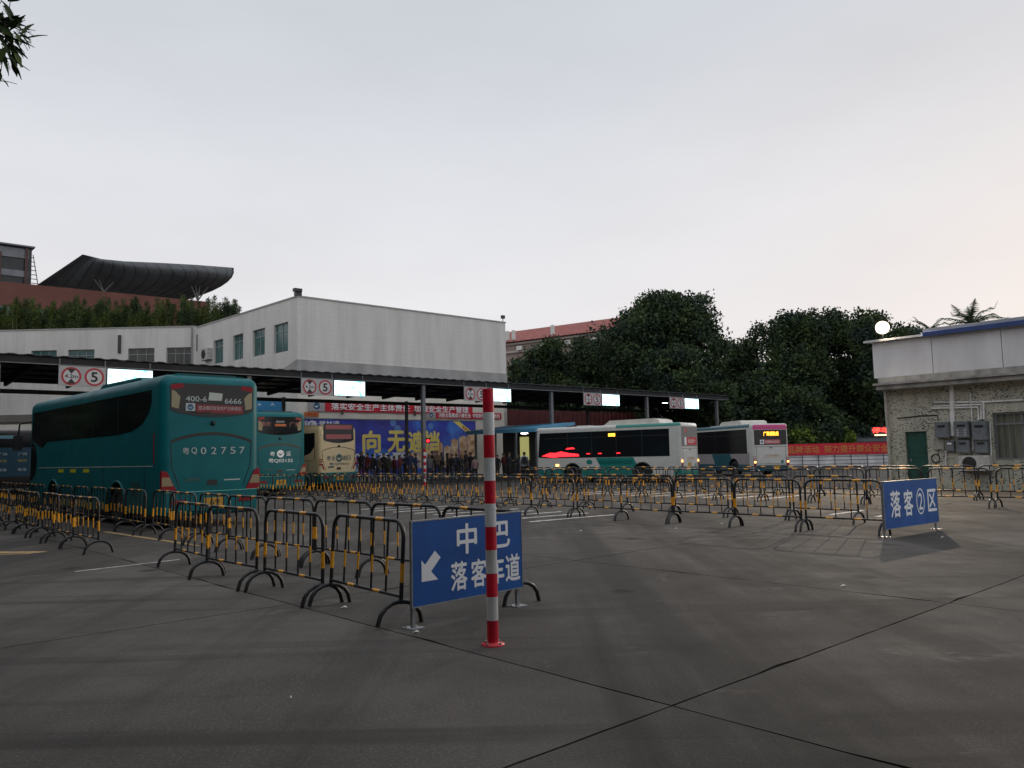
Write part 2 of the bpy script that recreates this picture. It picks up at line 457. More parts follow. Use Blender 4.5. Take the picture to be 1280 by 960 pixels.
# ------------------------------------------------------------------ crowd barriers
BW = 1.48
def barrier_parts():
    r = 0.021
    # frame: post, rounded corner, top rail, rounded corner, post; amber bands where the paint changes
    pts = [(0, 0, .20), (0, 0, .40), (0, 0, .58), (0, 0, .82)]
    ms = [0, 1, 0]
    for k in range(1, 6):
        a = pi / 2 * k / 5; pts.append((.16 - .16 * cos(a), 0, .82 + .16 * sin(a))); ms.append(0)
    for x, m_ in ((.38, 0), (.54, 1), (.94, 0), (1.10, 1), (BW - .16, 0)):
        pts.append((x, 0, .98)); ms.append(m_)
    for k in range(1, 6):
        a = pi / 2 * k / 5; pts.append((BW - .16 + .16 * sin(a), 0, .82 + .16 * cos(a))); ms.append(0)
    pts += [(BW, 0, .58), (BW, 0, .40), (BW, 0, .20)]; ms += [0, 1, 0]
    fr = MB().tube(pts, r, 8, ms)
    rl = MB().tube([(0, 0, .27), (.40, 0, .27), (.54, 0, .27), (.94, 0, .27), (1.08, 0, .27), (BW, 0, .27)], .018, 8, [0, 1, 0, 1, 0])
    bar = MB().tube([(0, 0, .27), (0, 0, .44), (0, 0, .62), (0, 0, .975)], .0115, 6, [0, 1, 0])
    arch = []
    for k in range(9):
        a = pi * k / 8; arch.append((0, -.235 * cos(a), max(0.0, .225 * sin(a) ** 0.8)))
    ft = MB().tube([(0, -.245, 0.0)] + arch[1:-1] + [(0, .245, 0.0)], .023, 8, 0)
    mm = [black_paint, yellow_tape]
    return fr.mesh('frame', mm), rl.mesh('bottom_rail', mm), bar.mesh('bar', mm), ft.mesh('foot', mm)
b_frame, b_rail, b_bar, b_foot = barrier_parts()
far_mb = MB()
def whole_barrier():
    m = MB()
    for me, offs in ((b_frame, [0]), (b_rail, [0]), (b_bar, [BW * k / 5 for k in range(1, 5)]), (b_foot, [0, BW])):
        for dx in offs:
            m.add([(v.co.x + dx, v.co.y, v.co.z) for v in me.vertices], [list(p.vertices) for p in me.polygons], [p.material_index for p in me.polygons], True)
    return m.mesh('crowd_barrier', [black_paint, yellow_tape])
b_whole = whole_barrier()
def barrier(pos, ang, label, group, detailed=True, lean=0.0):
    x = frame((pos.x, pos.y, 0), ang) @ Matrix.Rotation(lean, 4, 'X')
    if not detailed:
        o = obj('crowd_barrier', b_whole, xf=x); tag(o, label, 'barrier', group); return o
    t = thing('crowd_barrier', label, 'barrier', x, group)
    obj('frame', b_frame, t); obj('bottom_rail', b_rail, t)
    for k in range(1, 5): obj('bar', b_bar, t, (BW * k / 5, 0, 0))
    obj('foot', b_foot, t); obj('foot', b_foot, t, (BW, 0, 0))
    return t
def row(a0, a1, b0, desc, group, near=True, skip=(), step=1.56, b1=None):
    n = max(1, round((a1 - a0) / step)); st = (a1 - a0) / n
    for k in range(n):
        if k in skip: continue
        f = k / n
        bb = b0 + ((b1 - b0) * f if b1 is not None else 0) + random.uniform(-.05, .05)
        p = ab(a0 + k * st + 0.03, bb)
        d = 132 + random.uniform(-3.4, 3.4)
        lab = 'amber banded barrier, %s %s' % (ORD[k], desc)
        barrier(p, d, lab, group, near and p.y < 27, random.uniform(-.03, .03))
GRP = 'black and amber crowd barriers along the lanes'
# row A (nearest), with the loose first piece standing askew by the sign
barrier(Vector((-1.12, 7.80, 0)), 129, 'askew black and amber barrier touching the left edge of the near blue sign', GRP, True, 0.06)
row(8.05, 13.0, 4.42, 'behind the askew one in the front left row', GRP)
row(15.75, 25.2, 4.18, 'left of the gap in the front row', GRP)
row(6.45, 36.0, 5.95, 'from the near sign in the row beside the big coach', GRP)
row(6.35, 34.0, 14.62, 'leftward of the far sign, front row of the middle lane', GRP)
row(7.75, 33.0, 16.72, 'leftward of the far sign, back row of the middle lane', GRP)
row(2.2, 24.5, 22.3, 'from the right, nearer row before the white buses', GRP)
row(3.6, 27.0, 25.2, 'from the right, rearmost row before the white buses', GRP)

# ------------------------------------------------------------------ blue lane signs
blue_sign = mat('blue_sign_board', (0.001, 0.082, 0.34), 0.45, var=0.22, scale=2.5, scuff=(12, .685, (.12, .16, .24)))
def lane_sign(name, origin, ang, width, z0, z1, label, draw):
    t = thing(name, label, 'sign', frame((origin.x, origin.y, 0), ang))
    m = MB(); m.box((0, -0.012, z0), (width, 0.012, z1), 0)
    m.build('board', blue_sign, t)
    m = MB(); e = 0.012
    for a, b_ in (((-e, -0.016, z0 - e), (0, 0.016, z1 + e)), ((width, -0.016, z0 - e), (width + e, 0.016, z1 + e)),
                  ((0, -0.016, z1), (width, 0.016, z1 + e)), ((0, -0.016, z0 - e), (width, 0.016, z0))):
        m.box(a, b_)
    m.build('edge_frame', steel, t)
    for x in (0.035, width - 0.035):
        m = MB(); m.box((x - .018, 0.018, 0.004), (x + .018, 0.050, z1 - 0.05))
        p = m.build('post', steel, t)
        m = MB(); m.box((x - .075, -0.05, 0.0), (x + .075, 0.11, 0.008))
        for dx in (-.055, .055):
            m.lathe([(.009, .008), (.009, .02), (.004, .024)], 6, 0, Matrix.Translation((x + dx, 0.07, 0)))
        m.build('base_plate', steel, p)
    draw(t, width, z0, z1)
    return t
FACE = -0.0145
def draw1(t, W, z0, z1):
    put_text('中', t, W * 0.47, FACE, .775, .29, white_print, .27, 0.020)
    put_text('巴', t, W * 0.79, FACE, .775, .26, white_print, .27, 0.020)
    for ch, x in (('落', .395), ('客', .575), ('车', .745), ('道', .905)):
        put_text(ch, t, W * x, FACE, .42, .27, white_print, .215, 0.020)
    # arrow pointing down to the left
    a = [(0.0, 0.0), (0.0, 0.20), (0.045, 0.155), (0.165, 0.275), (0.235, 0.205), (0.115, 0.085), (0.20, 0.0)]
    m = MB(); m.prism([(x + 0.105, z + 0.42) for x, z in a], FACE, FACE - 0.002)
    m.build('arrow', white_print, t)
def draw2(t, W, z0, z1):
    put_text('落', t, W * .20, FACE, .56, .46, white_print, .36, 0.020)
    put_text('客', t, W * .435, FACE, .56, .46, white_print, .34, 0.020)
    m = MB()
    ring = [(W * .665 + .155 * cos(2 * pi * k / 28), 0, .56 + .24 * sin(2 * pi * k / 28)) for k in range(28)]
    ri = [(W * .665 + .130 * cos(2 * pi * k / 28), 0, .56 + .215 * sin(2 * pi * k / 28)) for k in range(28)]
    m.add([(p[0], FACE, p[2]) for p in ring] + [(p[0], FACE, p[2]) for p in ri], [(k, (k + 1) % 28, (k + 1) % 28 + 28, k + 28) for k in range(28)])
    m.build('ring', white_print, t)
    put_text('2', t, W * .665, FACE, .56, .30, white_print, .15, 0.01)
    put_text('区', t, W * .89, FACE, .56, .40, white_print, .34, 0.020)
lane_sign('lane_sign', Vector((-0.98, 7.62, 0)), 45, 1.46, .2, .985, 'near blue board with white arrow pointing down left and minibus lane characters', draw1)
lane_sign('zone_sign', Vector((6.50, 14.25, 0)), 37.5, 1.98, .14, .96, 'far blue board with a circled 2 at the end of the middle barrier lane', draw2)

# ------------------------------------------------------------------ red and white poles
pole_white = mat('pole_white', (0.80, 0.83, 0.84), 0.4, var=0.2, scale=5, dark=(0.48, 0.47, 0.44), stretch=(1, 1, .35), detail=9, scuff=(15, .63, (.22, .19, .17)))
def striped_pole(x, y, H, r, label, bands=11):
    t = thing('striped_pole', label, 'post', frame((x, y, 0), 20))
    zs = [0.012 + H * k / bands for k in range(bands + 1)]
    path = []; ms = []
    for k in range(bands):
        path.append((0, 0, zs[k])); ms.append(0 if k % 2 == 0 else 1)
    path.append((0, 0, zs[-1]))
    m = MB().tube(path, r, 20, ms); m.build('pole', [red_paint, pole_white], t)
    m = MB().lathe([(r * 1.02, zs[-1]), (r * 1.04, zs[-1] + .004), (r * .9, zs[-1] + .012)], 20); m.build('cap', red_paint, t)
    m = MB().lathe([(r * 2.0, 0), (r * 2.0, .012), (r * 1.15, .013), (r * 1.05, .03)], 20)
    bpl = m.build('base_plate', red_paint, t)
    for k in range(4):
        a = k * pi / 2 + .6
        m = MB().lathe([(.011, .012), (.011, .026), (.005, .032)], 6, 0, Matrix.Translation((r * 1.6 * cos(a), r * 1.6 * sin(a), 0))); m.build('bolt', steel, bpl)
    return t
striped_pole(-0.21, 6.93, 2.15, .0485, 'tall red and white banded pole standing in front of the near blue sign')
striped_pole(-4.95, 44.7, 2.0, .075, 'small distant red and white banded post at the foot of a canopy pillar')

# ------------------------------------------------------------------ canopy over the bus bays
C0 = Vector((-5.0, 45.5, 0)); CANG = 42.6
CF = frame(C0, CANG)                       # x along the front edge, y away from the camera
def cpt(t, wd, z): return CF @ Vector((t, wd, z))
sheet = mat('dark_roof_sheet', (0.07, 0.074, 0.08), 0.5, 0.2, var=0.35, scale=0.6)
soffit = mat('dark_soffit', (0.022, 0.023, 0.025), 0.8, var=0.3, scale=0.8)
T0, T1, CW = -40.0, 31.2, 6.6
can = thing('bus_bay_canopy', 'long dark flat steel canopy over the bus bays', 'canopy', CF)
m = MB(); n = int((T1 - T0) / 0.16)
vs = []
for k in range(n + 1):
    t = T0 + (T1 - T0) * k / n
    rz = 0.035 if (k // 2) % 2 else 0.0
    vs += [(t, -0.18, 6.05 + rz), (t, CW, 5.66 + rz), (t, -0.18, 6.02 + rz), (t, CW, 5.63 + rz)]
fs = []
for k in range(n):
    a = 4 * k; b = a + 4
    fs += [(a, b, b + 1, a + 1), (a + 2, a + 3, b + 3, b + 2), (a, a + 2, b + 2, b)]
m.add(vs, fs); m.build('roof_sheet', sheet, can)
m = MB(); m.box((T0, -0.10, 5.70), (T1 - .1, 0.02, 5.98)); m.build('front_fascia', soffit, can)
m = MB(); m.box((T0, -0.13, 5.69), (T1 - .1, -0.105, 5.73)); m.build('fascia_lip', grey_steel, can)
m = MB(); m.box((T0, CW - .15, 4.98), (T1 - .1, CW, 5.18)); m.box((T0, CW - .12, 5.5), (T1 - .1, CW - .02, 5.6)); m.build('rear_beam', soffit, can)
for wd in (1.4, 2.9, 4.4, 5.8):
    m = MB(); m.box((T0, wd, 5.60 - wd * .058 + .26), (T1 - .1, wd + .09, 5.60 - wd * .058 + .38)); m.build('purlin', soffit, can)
raft = MB(); raft.prism([(0.02, 5.66), (0.02, 5.97), (CW - .16, 5.60), (CW - .16, 5.30)], -0.06, 0.06, axis='x')
raft = raft.mesh('rafter', soffit)
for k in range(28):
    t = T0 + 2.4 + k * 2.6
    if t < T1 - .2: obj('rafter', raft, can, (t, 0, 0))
m = MB(); m.box((-.10, .05, 0), (.10, .25, 5.66)); m.box((-.2, -.05, 0), (.2, .35, .03)); pil = m.mesh('pillar', grey_steel)
for t in (-31.2, -20.8, -10.4, 0.0, 10.4, 20.5, 29.7): obj('pillar', pil, can, (t, 0, 0))
m = MB(); m.box((-.08, 0, 0), (.08, .16, 5.2)); pil2 = m.mesh('rear_pillar', dark_steel)
for t in (-31.2, -24, -14.6, -11.4, -5.6, 3.0, 10.4, 20.5, 29.7): obj('rear_pillar', pil2, can, (t, CW - .6, 0))
lampm = emis('cool_lamp', (0.85, 0.93, 1.0), 14)
for t, wd in ((-26, 3), (-15, 3), (-4.5, 3), (7.6, 2.4), (17.5, 2.4), (25.8, 2.4)):
    l = MB(); l.box((-.45, -.06, -.05), (.45, .06, 0), 0)
    o = l.build('lamp_housing', white_paint, can, (t, wd, 5.52))
    l = MB(); l.box((-.30, -.04, -.062), (.30, .04, -.051), 0); l.build('lamp_tube', lampm, o)
# height and speed limit boards with lit screens
scr = bpy.data.materials.new('lit_screen'); scr.use_nodes = True
t_ = scr.node_tree; b_ = t_.nodes['Principled BSDF']; b_.inputs['Base Color'].default_value = (0.02, 0.02, 0.02, 1)
no_ = t_.nodes.new('ShaderNodeTexNoise'); no_.inputs['Scale'].default_value = 2.6; no_.inputs['Detail'].default_value = 2
tx_ = t_.nodes.new('ShaderNodeTexCoord'); t_.links.new(tx_.outputs['Object'], no_.inputs['Vector'])
rp_ = t_.nodes.new('ShaderNodeValToRGB'); rp_.color_ramp.elements[0].position = .36; rp_.color_ramp.elements[0].color = (.18, .72, .85, 1)
rp_.color_ramp.elements[1].position = .52; rp_.color_ramp.elements[1].color = (.74, .95, 1, 1)
t_.links.new(no_.outputs[0], rp_.inputs[0]); t_.links.new(rp_.outputs[0], b_.inputs['Emission Color']); b_.inputs['Emission Strength'].default_value = 2.0
board_m = mat('sign_board_white', (0.42, 0.41, 0.42), 0.5, var=0.12, scale=3)
print_red = mat('print_red', (0.40, 0.02, 0.035), 0.5)
print_black = mat('print_black', (0.012, 0.012, 0.012), 0.5)
def disc(mb, cx, cz, r0, r1, y, mi=0, n=28):
    o = [(cx + r1 * cos(2 * pi * k / n), y, cz + r1 * sin(2 * pi * k / n)) for k in range(n)]
    if r0 <= 0: mb.add(o, [tuple(range(n))], mi)
    else:
        i = [(cx + r0 * cos(2 * pi * k / n), y, cz + r0 * sin(2 * pi * k / n)) for k in range(n)]
        mb.add(o + i, [(k, (k + 1) % n, (k + 1) % n + n, k + n) for k in range(n)], mi)
SIGNT = (-18.7, -7.8, 2.75, 13.2, 22.9)
wh = ['above the big teal coach', 'above the cream coach', 'behind the tall red and white pole', 'above the left part of the white bus', 'at the right end of the canopy']
for k, t in enumerate(SIGNT):
    s = thing('limit_sign', 'white height limit board with lit screen %s' % wh[k], 'sign', CF @ Matrix.Translation((t, -.16, 0)), 'limit boards hung from the canopy edge')
    m = MB(); m.box((0, -.05, 4.83), (1.82, 0, 5.67)); m.build('board', board_m, s)
    m = MB(); m.box((1.83, -.09, 4.83), (3.72, 0.02, 5.66)); c = m.build('screen_case', dark_steel, s)
    m = MB(); m.box((1.86, -.094, 4.86), (3.69, -.091, 5.63)); m.build('screen', scr, c)
    for x in (.02, 1.76, 3.6):
        m = MB(); m.box((x, 0.025, 5.1), (x + .05, .05, 5.98)); m.build('hanger', grey_steel, s)
    for cx in (.47, 1.35):
        m = MB(); disc(m, cx, 5.25, 0, .37, -.052); m.build('disc', mat('disc_white', (.55, .55, .56), .5), s)
        m = MB(); disc(m, cx, 5.25, .30, .38, -.055); m.build('ring', print_red, s)
    for sg in (1, -1):
        m = MB(); m.add([(.47 - .17, -.057, 5.25 + sg * .31), (.47 + .17, -.057, 5.25 + sg * .31), (.47, -.057, 5.25 + sg * .10)], [(0, 1, 2)]); m.build('arrow', print_black, s)
    put_text('4.2m', s, .47, -.058, 5.25, .15, print_black, .50, .02)
    put_text('5', s, 1.35, -.058, 5.25, .40, print_black, .27, .03)
# dark red corrugated wall at the right end of the bays
redwall = mat('dark_red_sheet', (0.10, 0.016, 0.018), 0.6, var=0.35, scale=1.2)
m = MB(); vs = []; nn_ = 120
for k in range(nn_ + 1):
    t = 13.5 + 16.8 * k / nn_; y = 9.2 + (.05 if (k // 2) % 2 else 0); vs += [(t, y, 0), (t, y, 5.1)]
m.add(vs, [(2 * k, 2 * k + 2, 2 * k + 3, 2 * k + 1) for k in range(nn_)])
m.add([(x, y + .12, z) for x, y, z in vs], [(2 * k, 2 * k + 1, 2 * k + 3, 2 * k + 2) for k in range(nn_)])
rw = m.build('sheet_wall', redwall); rw.matrix_basis = CF.copy(); tag(rw, 'dark red corrugated sheet wall at the right end of the canopy', 'wall')
# raised waiting platform along the bays
platm = ground_material('platform_concrete', (0.10, 0.097, 0.092), (0.06, 0.057, 0.053))
m = MB(); m.box((-14.5, 1.1, -.02), (8.5, 5.4, .14)); plat = m.build('waiting_platform', platm); plat.matrix_basis = CF.copy(); tag(plat, 'low concrete waiting platform under the canopy', None, kind='structure')

# ------------------------------------------------------------------ walls with real openings
def holes_wall(mb, W0, W1, Z0, Z1, holes, y0=0.0, depth=.22, mi=0, xf=None):
    xs = sorted({W0, W1, *[h[0] for h in holes], *[h[1] for h in holes]})
    zs = sorted({Z0, Z1, *[h[2] for h in holes], *[h[3] for h in holes]})
    for i in range(len(xs) - 1):
        for j in range(len(zs) - 1):
            cx = (xs[i] + xs[i + 1]) / 2; cz = (zs[j] + zs[j + 1]) / 2
            if any(h[0] < cx < h[1] and h[2] < cz < h[3] for h in holes): continue
            mb.add([(xs[i], y0, zs[j]), (xs[i + 1], y0, zs[j]), (xs[i + 1], y0, zs[j + 1]), (xs[i], y0, zs[j + 1])], [(0, 1, 2, 3)], mi, False, xf)
    for a, b, c, d in holes:
        v = [(a, y0, c), (b, y0, c), (b, y0, d), (a, y0, d), (a, y0 + depth, c), (b, y0 + depth, c), (b, y0 + depth, d), (a, y0 + depth, d)]
        mb.add(v, [(0, 4, 5, 1), (1, 5, 6, 2), (2, 6, 7, 3), (3, 7, 4, 0)], mi, False, xf)
def window(parent, xf, a, b, c, d, cols, trans, gl, fm, depth=.2, nm='window'):
    m = MB(); fw = .05
    m.box((a, depth - .07, c), (a + fw, depth, d)); m.box((b - fw, depth - .07, c), (b, depth, d))
    m.box((a + fw, depth - .07, c), (b - fw, depth, c + fw)); m.box((a + fw, depth - .07, d - fw), (b - fw, depth, d))
    zt = d - (d - c) * trans
    if trans: m.box((a + fw, depth - .068, zt - .025), (b - fw, depth, zt + .025))
    for k in range(1, cols):
        x = a + (b - a) * k / cols; m.box((x - .022, depth - .066, c + fw), (x + .022, depth - .002, d - fw))
    o = m.build(nm, fm, parent); o.matrix_basis = xf
    for k in range(cols):
        xa = a + (b - a) * k / cols + .02; xb = a + (b - a) * (k + 1) / cols - .02
        for z0, z1 in (((c + fw, zt - .02), (zt + .02, d - fw)) if trans else ((c + fw, d - fw),)):
            g = MB(); g.box((xa, depth - .03, z0), (xb, depth - .015, z1)); g.build('pane', gl, o)
    return o

def tile_material(name, base, tile, dirt):
    m = bpy.data.materials.new(name); m.use_nodes = True
    t = m.node_tree; b = t.nodes['Principled BSDF']; L = t.links.new
    tx = t.nodes.new('ShaderNodeTexCoord'); br = t.nodes.new('ShaderNodeTexBrick')
    mp = t.nodes.new('ShaderNodeMapping'); mp.inputs['Rotation'].default_value = (radians(90), 0, 0)
    L(tx.outputs['Object'], mp.inputs[0]); L(mp.outputs[0], br.inputs['Vector'])
    br.inputs['Scale'].default_value = 1.0; br.inputs['Brick Width'].default_value = tile[0]; br.inputs['Row Height'].default_value = tile[1]
    br.inputs['Mortar Size'].default_value = tile[1] * 0.06; br.offset = 0
    br.inputs['Color1'].default_value = (*base, 1); br.inputs['Color2'].default_value = (*[x * 0.97 for x in base], 1)
    br.inputs['Mortar'].default_value = (*[x * 0.92 for x in base], 1)
    no = t.nodes.new('ShaderNodeTexNoise'); no.inputs['Scale'].default_value = 1.0; no.inputs['Detail'].default_value = 7; no.inputs['Roughness'].default_value = .65
    mp2 = t.nodes.new('ShaderNodeMapping'); mp2.inputs['Scale'].default_value = (1.1, 1.1, .13)
    L(tx.outputs['Object'], mp2.inputs[0]); L(mp2.outputs[0], no.inputs['Vector'])
    r = t.nodes.new('ShaderNodeMapRange'); r.inputs[1].default_value = .42; r.inputs[2].default_value = .72; r.inputs[4].default_value = .75
    L(no.outputs[0], r.inputs[0])
    mi = t.nodes.new('ShaderNodeMixRGB'); mi.inputs[2].default_value = (*dirt, 1)
    L(r.outputs[0], mi.inputs[0]); L(br.outputs[0], mi.inputs[1]); L(mi.outputs[0], b.inputs['Base Color'])
    b.inputs['Roughness'].default_value = .55
    MATS[name] = m; return m
white_tile = tile_material('white_wall_tile', (0.72, 0.70, 0.67), (.6, .3), (0.50, 0.48, 0.45))
grey_band = mat('grey_wall_band', (0.40, 0.395, 0.385), .75, var=.25, scale=.8)
beige_wall = mat('beige_render', (0.80, 0.76, 0.68), .8, var=.2, scale=.5)
roof_grey = mat('roof_grey', (0.18, 0.18, 0.18), .9, var=.3, scale=.4)
fr_grey = mat('window_frame_grey', (0.30, 0.33, 0.33), .5)

# large white station building
CK = Vector((-13.49, 50.1, 0)); IN = Vector((-24.25, 61.15, 0))
FB = frame(CK, 42.6)                                   # right facade, x from the corner to the right
a1 = degrees(atan2(CK.y - IN.y, CK.x - IN.x)); L1 = (CK - IN).length
F1 = frame(IN, a1)                                     # left return, x from the inner corner to the outer corner
F0 = frame(Vector((-72, 61.15, 0)), 0); L0 = 72 - 24.25
st = thing('station_building', 'large white tiled station hall with grey base band and stepped facade', 'building', frame(CK, 0))
stI = frame(CK, 0).inverted()
HB = 11.88; LB = 17.75
def part(mb, nm, mt, xf, parent=st, inv=stI):
    o = mb.build(nm, mt, parent); o.matrix_basis = inv @ xf; return o
m = MB(); holes_wall(m, 0, LB, 7.25, HB, []); part(m, 'wall', white_tile, FB)
m = MB(); m.box((0.003, .02, 0), (LB, .30, 7.25)); part(m, 'lower_wall', beige_wall, FB)
m = MB(); m.box((-.04, -.05, 6.2), (LB + .03, -.003, 7.88)); part(m, 'grey_band', grey_band, FB)
m = MB(); m.prism([(L1 - 3.0, 6.2), (L1 + .0, 6.2), (L1 + .0, 7.88), (L1 - 3.0, 7.15)], -.05, -.003); part(m, 'grey_band', grey_band, F1)
m = MB(); m.box((-.05, -.05, HB), (LB + .05, .35, HB + .09)); part(m, 'coping', mat('coping', (.42, .41, .40), .7, var=.2, scale=2), FB)
wins = [(L1 - 12.35, L1 - 10.75, 8.75, 10.5), (L1 - 9.15, L1 - 7.55, 8.7, 10.5), (L1 - 6.1, L1 - 4.35, 8.65, 10.47), (L1 - 3.1, L1 - 1.2, 8.55, 10.45)]
low = [(L1 - 11, L1 - 8.5, 4.2, 5.6), (L1 - 7, L1 - 4.5, 4.2, 5.6)]
m = MB(); holes_wall(m, 0, L1, 0, HB, wins + low); part(m, 'wall', white_tile, F1)
for wn in wins: window(st, stI @ F1, *wn, 2, .28, glass_teal, fr_grey)
for wn in low: window(st, stI @ F1, *wn, 3, .3, glass_dark, fr_grey)
m = MB(); m.box((0, -.05, HB), (L1 - .06, .3, HB + .088)); part(m, 'coping', MATS['coping'], F1)
xs0 = [P(px, 440, 61.15).x + 72 for px in (39, 71, 85, 118, 160, 193, 208, 240)]
w0 = [(xs0[2 * k], xs0[2 * k + 1], 8.85 if k > 1 else 8.85, 10.4) for k in range(4)]
more = [(xs0[0] - 3.1 * k - .2, xs0[0] - 3.1 * k + 1.7, 8.85, 10.4) for k in range(2, 9)]
m = MB(); holes_wall(m, 0, L0, 0, HB + .1, w0 + more); part(m, 'wall', white_tile, F0)
for k, wn in enumerate(w0 + more): window(st, stI @ F0, *wn, 3, .3, glass_dark if k in (2, 3) else glass_teal, fr_grey)
m = MB(); m.box((0, -.06, HB + .1), (L0 - .1, .3, HB + .18)); part(m, 'coping', MATS['coping'], F0)
m = MB(); m.box((0, -.5, 4.9), (L0 - .3, -.003, 5.45)); part(m, 'ledge', mat('ledge_brown', (.20, .18, .16), .8, var=.2, scale=1), F0)
m = MB(); m.box((0, -.65, 4.1), (L0 - .3, -.004, 4.7)); part(m, 'ledge', MATS['ledge_brown'] if False else beige_wall, F0)
m = MB(); m.box((0, -.06, 0), (L0 - .5, -.005, 4.05)); part(m, 'dark_recess_sheet', mat('recess_dark', (.015, .017, .02), .3), F0)  # flat near-black sheet painting the shade of the open ground-level recess
# roof slab and back
m = MB()
poly = [(-.75, 62.4), (CK.x + .0, CK.y + .4), (IN.x + .1, IN.y + .35), (-72, 61.5), (-72, 84), (-15, 84), (-4.4, 66.0)]
m.prism(poly, 11.2, 11.35, axis='z'); part(m, 'roof', roof_grey, Matrix.Identity(4))
m = MB(); m.box((LB - .3, .02, 0), (LB, 5.2, HB)); part(m, 'side_wall', white_tile, FB)
m = MB(); m.tube([(0.16, -.10, 7.3), (0.16, -.10, 11.9)], .06, 8); part(m, 'downpipe', steel, F0 @ Matrix.Translation((L0 - .5, 0, 0)))
for px in (150, 248):
    xx = P(px, 420, 61.15).x + 72
    m = MB(); m.box((xx - .1, -.12, 10.05), (xx + .1, -.004, 11.45 - (0.1 if px > 200 else 0))); part(m, 'vent_slot', dark_steel, F0)
m = MB(); m.box((-.12, -.1, HB + .09), (.25, .25, HB + .32)); m.box((-.32, -.25, HB + .30), (.20, .05, HB + .50)); part(m, 'floodlight', dark_steel, FB)
m = MB(); m.tube([(LB - .15, .1, HB), (LB - .15, .1, HB + .45)], .035, 6); m.box((LB - .3, .0, HB + .35), (LB, .18, HB + .6)); part(m, 'camera_bracket', dark_steel, FB)
def tpx_(px, C, ang):
    d = ray(px, 560); k = d.x / d.y; D = (cos(radians(ang)), sin(radians(ang)))
    return (k * C.y - C.x) / (D[0] - k * D[1])
def ac_unit(xf, wd, h, dp, label):
    t = thing('air_conditioner', label, 'air conditioner', xf)
    m = MB(); m.box((0, -dp, 0), (wd, 0, h)); m.build('casing', mat('ac_casing', (.56, .55, .52), .5, var=.3, scale=6), t)
    m = MB(); r = min(wd * .3, h * .42); disc(m, wd * .36, h * .5, 0, r, -dp - .003); m.build('fan_opening', mat('fan_dark', (.02, .018, .018), .6), t)
    for q in (1.0, .78, .56, .34, .12):
        m = MB(); m.tube([(wd * .36 + r * q * cos(2 * pi * k / 20), -dp - .012, h * .5 + r * q * sin(2 * pi * k / 20)) for k in range(20)], .006, 5, closed=True); m.build('grille_ring', mat('grille', (.10, .09, .085), .5), t)
    m = MB(); m.box((wd * .05, -dp + .02, -.05), (wd * .12, 0.02, -.0)); m.box((wd * .85, -dp + .02, -.05), (wd * .92, .02, 0)); m.build('bracket', dark_steel, t)
    return t
t_ac = tpx_(256, IN, a1); ac_unit(F1 @ Matrix.Translation((t_ac, -.02, 9.15)), 1.15, .85, .35, 'small air conditioner high on the white station wall beside the corner')

# posters and banners on the hall wall, under the canopy
def wallthing(nm, lab, cat, t, z, F=FB, y=-.05): return thing(nm, lab, cat, F @ Matrix.Translation((t, y, z)))
adm = bpy.data.materials.new('night_sky_print'); adm.use_nodes = True
t_ = adm.node_tree; b_ = t_.nodes['Principled BSDF']; L = t_.links.new
tx_ = t_.nodes.new('ShaderNodeTexCoord'); n1 = t_.nodes.new('ShaderNodeTexNoise'); n1.inputs['Scale'].default_value = .38; n1.inputs['Detail'].default_value = 3
L(tx_.outputs['Object'], n1.inputs['Vector']); rp = t_.nodes.new('ShaderNodeValToRGB'); e0 = rp.color_ramp
e0.elements[0].position = .3; e0.elements[0].color = (.03, .02, .26, 1); e0.elements[1].position = .75; e0.elements[1].color = (.40, .08, .60, 1)
x_ = e0.elements.new(.5); x_.color = (.03, .06, .55, 1); x_ = e0.elements.new(.62); x_.color = (.05, .25, .85, 1)
L(n1.outputs[0], rp.inputs[0]); L(rp.outputs[0], b_.inputs['Base Color']); b_.inputs['Roughness'].default_value = .35
vo = t_.nodes.new('ShaderNodeTexVoronoi'); vo.inputs['Scale'].default_value = .8; L(tx_.outputs['Object'], vo.inputs['Vector'])
mr_ = t_.nodes.new('ShaderNodeMapRange'); mr_.inputs[1].default_value = .24; mr_.inputs[2].default_value = .20; mr_.inputs[3].default_value = 0; mr_.inputs[4].default_value = .5
L(vo.outputs['Distance'], mr_.inputs[0]); mi_ = t_.nodes.new('ShaderNodeMixRGB'); mi_.inputs[2].default_value = (.20, .50, .95, 1)
L(mr_.outputs[0], mi_.inputs[0]); L(rp.outputs[0], mi_.inputs[1]); L(mi_.outputs[0], b_.inputs['Base Color'])
gold = mat('gold_print', (1.0, .82, .20), .5); goldl = mat('pale_gold_print', (.85, .68, .42), .5, var=.5, scale=2.5, dark=(.50, .20, .10))
ad = wallthing('billboard', 'wide blue and purple billboard with yellow characters behind the waiting crowd', 'billboard', .45, 0)
AW = 13.95
m = MB(); m.box((0, -.10, .45), (AW, 0.0, 4.12)); m.build('panel', adm, ad)
m = MB(); m.box((-.05, -.13, 4.12), (AW + .05, 0, 4.18)); m.box((-.05, -.13, .39), (AW + .05, 0, .45)); m.build('frame', steel, ad)
YF = -.104
def tpx(px, F=FB, C=CK, ang=42.6):
    d = ray(px, 560); k = d.x / d.y; D = (cos(radians(ang)), sin(radians(ang)))
    return (k * C.y - C.x) / (D[0] - k * D[1])
for ch, px, hgt in (('南', 424, 1.35), ('向', 463, 1.4), ('无', 494, 1.4), ('遮', 519, 1.4), ('挡', 538, 1.4)):
    x = tpx(px) - .45
    put_text(ch, ad, x, YF, 2.66, hgt, gold, 1.45, .034)
put_text('109-138m²', ad, tpx(470) - .45, YF, 1.60, .55, white_print, 4.2, .03)
put_text('豪装洋房', ad, tpx(513) - .45, YF, 1.66, .55, white_print, 3.3, .03)
put_text('4008-0098', ad, tpx(452) - .45, YF, .95, .45, white_print, 3.4, .02)
